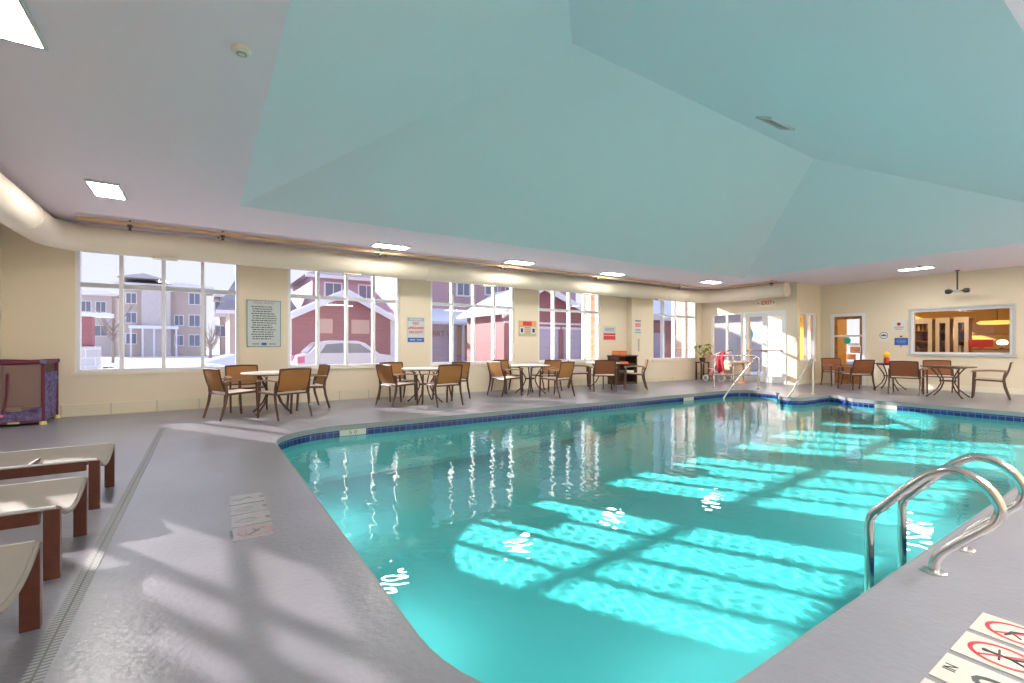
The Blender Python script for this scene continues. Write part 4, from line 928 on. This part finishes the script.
# posters and things in the vestibule
o = MB().box(-0.01, 0, -0.24, 0.24, -0.17, 0.17).build('poster', 'signgrey', loc=(18.055, 9.38, 1.75)); tag(o, 'pale notice on the white panel of the vestibule behind the glass doors', 'notice')
o = empty('umbrella', (21.5, 12.35, ZG), label='closed turquoise umbrella standing outside beyond the glass doors', cat='umbrella')
MB().tube([(0, 0, 0), (0, 0, 3.2)], 0.03, 8).build('pole', 'drain', o); MB().lathe([(0.04, 1.35), (0.16, 1.5), (0.30, 1.95), (0.16, 2.35), (0.04, 2.5)], 10).build('canopy', 'cyan', o, smooth=True)

# ---------------------------------------------------------------- outside the windows
def gable(x0, x1, y0, y1, zb, ze, xa, za, wall, name='garage_building', label='', over=0.35, roof='snow', **k):
    o = empty(name, ((x0 + x1) / 2, (y0 + y1) / 2, 0), label=label, cat='building'); T = TR(-(x0 + x1) / 2, -(y0 + y1) / 2, 0)
    poly = [(x0, zb), (x1, zb), (x1, ze), (xa, za), (x0, ze if 'zl' not in k else k['zl'])]
    zl = k.get('zl', ze)
    P = T @ Matrix(((1, 0, 0, 0), (0, 0, 1, 0), (0, 1, 0, 0), (0, 0, 0, 1)))
    MB().prism(poly, y0, y1, P).build('walls', wall, o)
    def slab(a, b, t=0.12):
        d = Vector((b[0] - a[0], b[1] - a[1])).normalized(); n = Vector((-d.y, d.x)); n = n if n.y > 0 else -n
        a2 = Vector(a) - d * over; q = [tuple(a2), b, (b[0] + 0, b[1] + t), tuple(a2 + n * t)]
        return MB().prism(q, y0 - over, y1 + over, P)
    slab((x0, zl), (xa, za)).build('roof_slope', roof, o); slab((x1, ze), (xa, za)).build('roof_slope', roof, o)
    def board(a, b):
        d = Vector((b[0] - a[0], b[1] - a[1])).normalized(); a2 = Vector(a) - d * over
        return MB().prism([tuple(a2), b, (b[0], b[1] - 0.24), (a2.x, a2.y - 0.2)], y0 - over - 0.04, y0 - over, P)
    board((x0, zl), (xa, za)).build('barge_board', 'trimw', o); board((x1, ze), (xa, za)).build('barge_board', 'trimw', o)
    return o, T
# red gabled garage behind the second window
o, T = gable(3.2, 8.4, 24, 31, ZG, 2.55, 5.85, 3.90, 'redwall', label='red gabled house with white eaves and snowy roof seen through the second window')
for (x, w) in ((4.9, 0.7), (6.6, 0.9)): MB().box(x - w / 2, x + w / 2, 23.97, 24.0, 1.8, 2.5, T).build('window', mat('pale_orange', (0.60, 0.36, 0.30), 0.5), o)
MB().box(8.15, 8.4, 23.9, 24.0, ZG, 2.5, T).box(3.2, 3.4, 23.9, 24.0, ZG, 2.5, T).build('corner_board', 'trimw', o)
MB().box(3.4, 8.15, 23.93, 24.0, ZG, 0.45, T).build('plinth', 'pinkwall', o)
def block(name, label, x0, x1, y0, y1, z1, wall, roof=None, rh=1.0, over=0.5, cat='building', wins=None, group=None):
    o = empty(name, ((x0 + x1) / 2, (y0 + y1) / 2, 0), label=label, cat=cat, group=group); cx, cy = (x0 + x1) / 2, (y0 + y1) / 2; T = TR(-cx, -cy, 0)
    MB().box(x0, x1, y0, y1, ZG, z1, T).build('walls', wall, o)
    if roof:
        a, b, c, d = x0 - over, x1 + over, y0 - over, y1 + over; ix = (b - a) * 0.28; iy = (d - c) * 0.35
        MB().add([(a, c, z1), (b, c, z1), (b, d, z1), (a, d, z1), (a + ix, c + iy, z1 + rh), (b - ix, c + iy, z1 + rh), (b - ix, d - iy, z1 + rh), (a + ix, d - iy, z1 + rh)], [(3, 2, 1, 0), (0, 1, 5, 4), (1, 2, 6, 5), (2, 3, 7, 6), (3, 0, 4, 7), (4, 5, 6, 7)], T).build('roof', roof, o)
        MB().box(a, b, c, c + 0.1, z1 - 0.25, z1, T).build('fascia', 'trimw', o)
    for (x, z, w, h) in (wins or []):
        f = MB().box(x - w / 2 - 0.12, x + w / 2 + 0.12, y0 - 0.06, y0, z - h / 2 - 0.12, z + h / 2 + 0.12, T).build('window', 'trimw', o)
        MB().box(x - w / 2, x - 0.04, y0 - 0.08, y0 - 0.055, z - h / 2, z + h / 2, T).box(x + 0.04, x + w / 2, y0 - 0.08, y0 - 0.055, z - h / 2, z + h / 2, T).build('pane', 'winglass', f)
    return o, T
o, T = block('apartment_building', 'beige apartment block with a flat hipped roof, centre of the first window', -9.2, 0.2, 80, 92, 9.6, 'stucco', 'roofgrey', 0.9, 0.9, wins=[(-8.2, z, 1.0, 1.3) for z in (2.2, 5.0, 7.6)] + [(-1.2, z, 1.2, 1.5) for z in (2.0, 4.8, 7.9)] + [(-3.0, z, 0.9, 1.3) for z in (2.0, 4.8)])
MB().box(-7.0, -3.9, 78.6, 80, ZG, 9.2, T).build('stair_tower', 'stucco2', o); MB().box(-8.2, -3.0, 77.4, 80, 3.5, 3.9, T).build('porch_roof', 'snow', o)
for x in (-8.0, -6.8, -5.6, -4.4, -3.2): MB().box(x - 0.1, x + 0.1, 77.6, 77.8, ZG, 3.5, T).build('porch_post', 'trimw', o)
MB().add([(-9.5, 78, 10.2), (-4.5, 78, 10.2), (-4.5, 84, 10.2), (-9.5, 84, 10.2), (-7, 81, 11.2)], [(3, 2, 1, 0), (0, 1, 4), (1, 2, 4), (2, 3, 4), (3, 0, 4)], T).build('roof_cap', 'roofgrey', o)
block('apartment_building', 'lower beige apartment wing with paired windows, right in the first window', 2.0, 7.4, 84, 95, 8.9, 'stucco', 'roofgrey', 0.9, 0.8, wins=[(2.0, 7.2, 1.3, 1.5), (2.0, 3.5, 1.3, 1.5), (4.8, 3.5, 1.0, 1.4), (4.8, 6.6, 1.0, 1.4)])
block('apartment_building', 'pale apartment building at the left side of the first window', -17.0, -11.2, 88, 99, 8.6, 'stucco2', 'roofgrey', 0.8, 0.8, wins=[(-12.4, 6.8, 1.0, 1.4), (-14.0, 6.8, 1.0, 1.4), (-12.4, 3.4, 1.4, 1.4)])
block('annex_building', 'pale low building with a snowy flat roof far right in the first window', 3.2, 6.6, 62, 66, 5.2, 'trimw', 'snow', 0.6, 0.6, wins=[(4.4, 3.2, 1.6, 1.2)])
o = empty('gate_pillar', (-4.1, 25.2, 0), label='red pillar on a stone base at the left of the first window', cat='pillar', group='red gate pillars')
MB().box(-0.32, 0.32, -0.3, 0.3, 1.15, 2.35).build('shaft', 'redwall', o); MB().box(-0.5, 0.5, -0.45, 0.45, ZG, 1.15).build('base', 'stoneblock', o); MB().box(-0.6, 0.9, -0.5, 0.5, 2.35, 2.5).build('cap', 'snow', o)
dup(o, (3.55, 31.0, 0), 0, 'red pillar on a stone base at the right of the first window')
block('beige_building', 'tall pale pink building with grey roof rising behind the red gabled house', 7.2, 14.5, 40, 50, 6.9, 'pinkwall', 'roofgrey', 1.2, 0.6, wins=[(8.8, 5.7, 1.2, 1.2), (11.5, 5.7, 1.2, 1.2)])
block('grey_roofed_house', 'low house with a broad grey roof left behind the red gabled house', 1.6, 5.6, 42, 50, 3.9, 'stucco', 'roofgrey', 3.2, 0.9)
# lavender garage with lettering, behind the third window
o, T = block('garage_building', 'pink garage with a snowy lean-to roof and lettered door behind the third window', 11.0, 18.5, 29.5, 36, 7.6, 'pinkwall', 'roofgrey', 1.0, 0.5, wins=[(15.3, 5.6, 0.9, 1.6), (17.6, 5.8, 0.9, 1.6)])
MB().add([(10.6, 27.2, 2.75), (17.6, 27.2, 2.75), (17.6, 29.5, 3.75), (10.6, 29.5, 3.75), (10.6, 27.2, 2.6), (17.6, 27.2, 2.6), (17.6, 29.5, 2.6), (10.6, 29.5, 2.6)], [(0, 1, 2, 3), (4, 7, 6, 5), (0, 4, 5, 1), (2, 6, 7, 3), (1, 5, 6, 2), (0, 3, 7, 4)], T).build('lean_to_roof', 'snow', o)
MB().box(10.6, 14.0, 27.9, 29.5, ZG, 2.6, T).build('garage_door', 'garage', o)
text('BRT W', 0.5, 'arm', o, T @ TR(13.0, 27.88, 1.95) @ RX(90), th=0.01)
for x in (14.6, 16.0): MB().box(x, x + 1.0, 29.44, 29.5, 0.6, 2.5, T).build('window', mat('warm_window', (0.62, 0.40, 0.26), 0.5), o)
for x in (14.2, 15.8, 17.3): MB().box(x - 0.07, x + 0.07, 27.3, 27.44, ZG, 2.6, T).build('post', 'trimw', o)
# red gable with lavender doors behind the fourth window
o, T = gable(12.7, 18.7, 20, 24, ZG, 2.85, 14.9, 4.35, 'redwall', label='red gabled garage with lavender doors and snowy roof behind the fourth window', over=0.5, zl=3.0)
for x0, x1 in ((14.6, 16.2), (16.6, 18.2)):
    MB().box(x0, x1, 19.95, 20.0, ZG, 2.1, T).build('garage_door', 'garage', o); MB().box(x0 - 0.12, x1 + 0.12, 19.92, 20.0, 2.1, 2.22, T).build('door_trim', 'trimw', o)
MB().tube([(13.3, 19.9, ZG), (13.3, 19.9, 2.4), (13.1, 19.7, 2.8)], 0.05, 8, T).build('downspout', 'trimw', o)
MB().box(12.68, 18.72, 19.95, 20.0, 2.35, 2.45, T).build('trim_board', 'trimw', o)
block('lavender_building', 'tall lavender building rising behind the red gabled garage', 20.2, 28, 32, 40, 9.5, 'pinkwall', 'snow', 1.2, 0.8, wins=[(21, 6.0, 1.0, 1.6), (24, 6.0, 1.0, 1.6)])
# red building behind the last window
o, T = block('red_building', 'long red building with lavender doors behind the last window', 24, 42, 24, 30, 3.4, 'redwall', 'snow', 1.7, 0.6)
for x0 in (25.0, 28.0, 31.0, 34.0): MB().box(x0, x0 + 2.2, 23.95, 24, ZG, 2.2, T).build('garage_door', 'garage', o)
for (x, y, lb) in ((11.42, 12.2, 'rough brick pillar right outside the fourth window'), (17.95, 13.2, 'rough brick pillar right outside the last window')):
    o = empty('brick_pillar', (x, y, 0), label=lb, cat='pillar', group='brick pillars outside')
    MB().box(-0.26, 0.26, -0.22, 0.22, ZG, 3.6).build('shaft', 'brick', o); MB().box(-0.32, 0.32, -0.28, 0.28, 3.6, 3.75).build('cap', 'trimw', o)
block('entrance_house', 'pale red house facing the glass doors from across the yard', 26, 32, 13, 19, 3.0, 'stucco2', 'snow', 1.2, 0.6)
# parked car
o = empty('parked_car', (4.85, 19.6, ZG), label='white car parked before the red gabled house, side on', cat='car')
prof = [(-1.95, 0.30), (-1.98, 0.75), (-1.85, 1.02), (-1.60, 1.10), (-1.25, 1.52), (-0.9, 1.60), (0.2, 1.60), (0.5, 1.52), (1.10, 1.08), (1.75, 0.98), (2.0, 0.80), (2.05, 0.35), (1.7, 0.25), (-1.6, 0.25)]
CXZ = Matrix(((1, 0, 0, 0), (0, 0, 1, 0), (0, 1, 0, 0), (0, 0, 0, 1)))
MB().prism(prof, -0.85, 0.85, CXZ).build('body', 'carpaint', o, bevel=0.05)
for s_ in (-1, 1):
    MB().prism([(-1.2, 1.12), (-0.98, 1.46), (-0.35, 1.50), (-0.35, 1.12)], s_ * 0.852 - 0.01, s_ * 0.852 + 0.01, CXZ).prism([(-0.28, 1.12), (-0.28, 1.50), (0.28, 1.48), (0.82, 1.12)], s_ * 0.852 - 0.01, s_ * 0.852 + 0.01, CXZ).build('side_window', 'carglass', o)
    for x in (-1.25, 1.3):
        w = MB().lathe([(0, -0.11), (0.30, -0.11), (0.33, -0.07), (0.33, 0.07), (0.30, 0.11), (0, 0.11)], 24, TR(x, s_ * 0.78, 0.33) @ RX(90)).build('wheel', 'rubber', o, smooth=True)
        MB().lathe([(0, -0.12), (0.19, -0.12), (0.19, 0.12), (0, 0.12)], 20, TR(x, s_ * 0.78, 0.33) @ RX(90)).build('hubcap', 'drain', w)
    MB().cbox((-1.86, s_ * 0.72, 0.88), (0.26, 0.28, 0.26)).build('tail_light', 'hotpink', o, bevel=0.03)
MB().add([(-1.62, -0.7, 1.13), (-1.62, 0.7, 1.13), (-1.27, 0.66, 1.5), (-1.27, -0.66, 1.5)], [(0, 1, 2, 3)], TR(-0.02, 0, 0.01)).build('rear_window', 'carglass', o)
MB().add([(1.09, -0.7, 1.12), (1.09, 0.7, 1.12), (0.55, 0.66, 1.5), (0.55, -0.66, 1.5)], [(0, 1, 2, 3)], TR(0.02, 0, 0.02)).build('windscreen', 'carglass', o)
# shrubs, snow banks, trees
def tree(loc, h, label, seed):
    r_ = random.Random(seed); o = empty('bare_tree', loc, label=label, cat='tree', group='bare trees outside'); tr = MB(); cr = MB()
    tr.tube([(0, 0, 0), (0.05, 0, h * 0.3), (0, 0.05, h * 0.5)], [0.12, 0.09, 0.06], 8)
    for k in range(16):
        z = h * r_.uniform(0.28, 0.5); a = r_.uniform(0, 2 * PI); l_ = h * r_.uniform(0.25, 0.5)
        e = Vector((math.cos(a) * l_ * 0.5, math.sin(a) * l_ * 0.5, z + l_ * 0.85)); b = Vector((0.02, 0.02, z)); cr.tube([b, b.lerp(e, 0.5) + Vector((0, 0, -0.1)), e], [0.04, 0.025, 0.008], 5)
        for q in range(5):
            p = b.lerp(e, r_.uniform(0.35, 0.95)); a2 = a + r_.uniform(-1.4, 1.4); l2 = l_ * r_.uniform(0.2, 0.45); cr.tube([p, p + Vector((math.cos(a2) * l2 * 0.6, math.sin(a2) * l2 * 0.6, l2 * 0.8))], [0.014, 0.004], 4)
    tr.build('trunk', 'bark', o, smooth=True); cr.build('branches', 'bark', o); return o
tree((-6.3, 50, ZG), 5.5, 'bare winter tree left in the first window', 1); tree((2.2, 52, ZG), 6.0, 'bare winter tree before the beige apartment wing', 2); tree((0.3, 40, ZG), 3.6, 'small bare winter tree in the middle of the first window', 3)
def shrub(loc, r0, label, seed, m='bush'):
    r_ = random.Random(seed); mb = MB()
    for k in range(420):
        a = r_.uniform(0, 2 * PI); t = math.acos(r_.uniform(0, 1)); rr = r0 * r_.uniform(0.7, 1.05); p = Vector((rr * math.sin(t) * math.cos(a), rr * math.sin(t) * math.sin(a), rr * math.cos(t) * 0.8))
        q = r0 * 0.16; d1 = Vector((r_.uniform(-1, 1), r_.uniform(-1, 1), r_.uniform(-1, 1))).normalized() * q; d2 = Vector((r_.uniform(-1, 1), r_.uniform(-1, 1), r_.uniform(-1, 1))).normalized() * q * 0.5
        mb.add([p - d1, p + d2, p + d1, p - d2], [(0, 1, 2, 3)])
    o = mb.build('shrub', m, loc=loc, fix=False); tag(o, label, 'shrub', 'evergreen shrubs outside'); return o
shrub((-3.6, 27.5, ZG), 0.55, 'dark evergreen shrub right of the red pillar in the first window', 4); shrub((1.2, 38, ZG), 0.7, 'dark evergreen shrub at the foot of the beige wing', 5); shrub((2.0, 36, ZG), 0.5, 'small evergreen shrub nearest the right edge of the first window', 6)
def bank(loc, a, b, h, label, seed):
    r_ = random.Random(seed); ph = [r_.uniform(0, 6) for _ in range(4)]
    o = MB().grid(lambda u, v: (a * (u - 0.5), b * (v - 0.5), h * math.sin(PI * u) ** 0.6 * math.sin(PI * v) * (0.8 + 0.2 * math.sin(9 * u + ph[0]) + 0.12 * math.sin(17 * u + ph[1] + 3 * v))), 40, 10).build('snow_bank', 'snow', loc=loc, smooth=True, fix=False)
    tag(o, label, 'snow bank', 'snow banks outside'); return o
bank((-2.3, 21.5, ZG), 9.0, 2.6, 0.85, 'long snow bank filling the foot of the first window', 1); bank((2.0, 33, ZG), 6.0, 3, 1.0, 'snow bank at the right edge of the first window', 2); bank((15, 17.2, ZG), 9.0, 1.5, 0.5, 'low snow bank before the red gabled garage', 3)
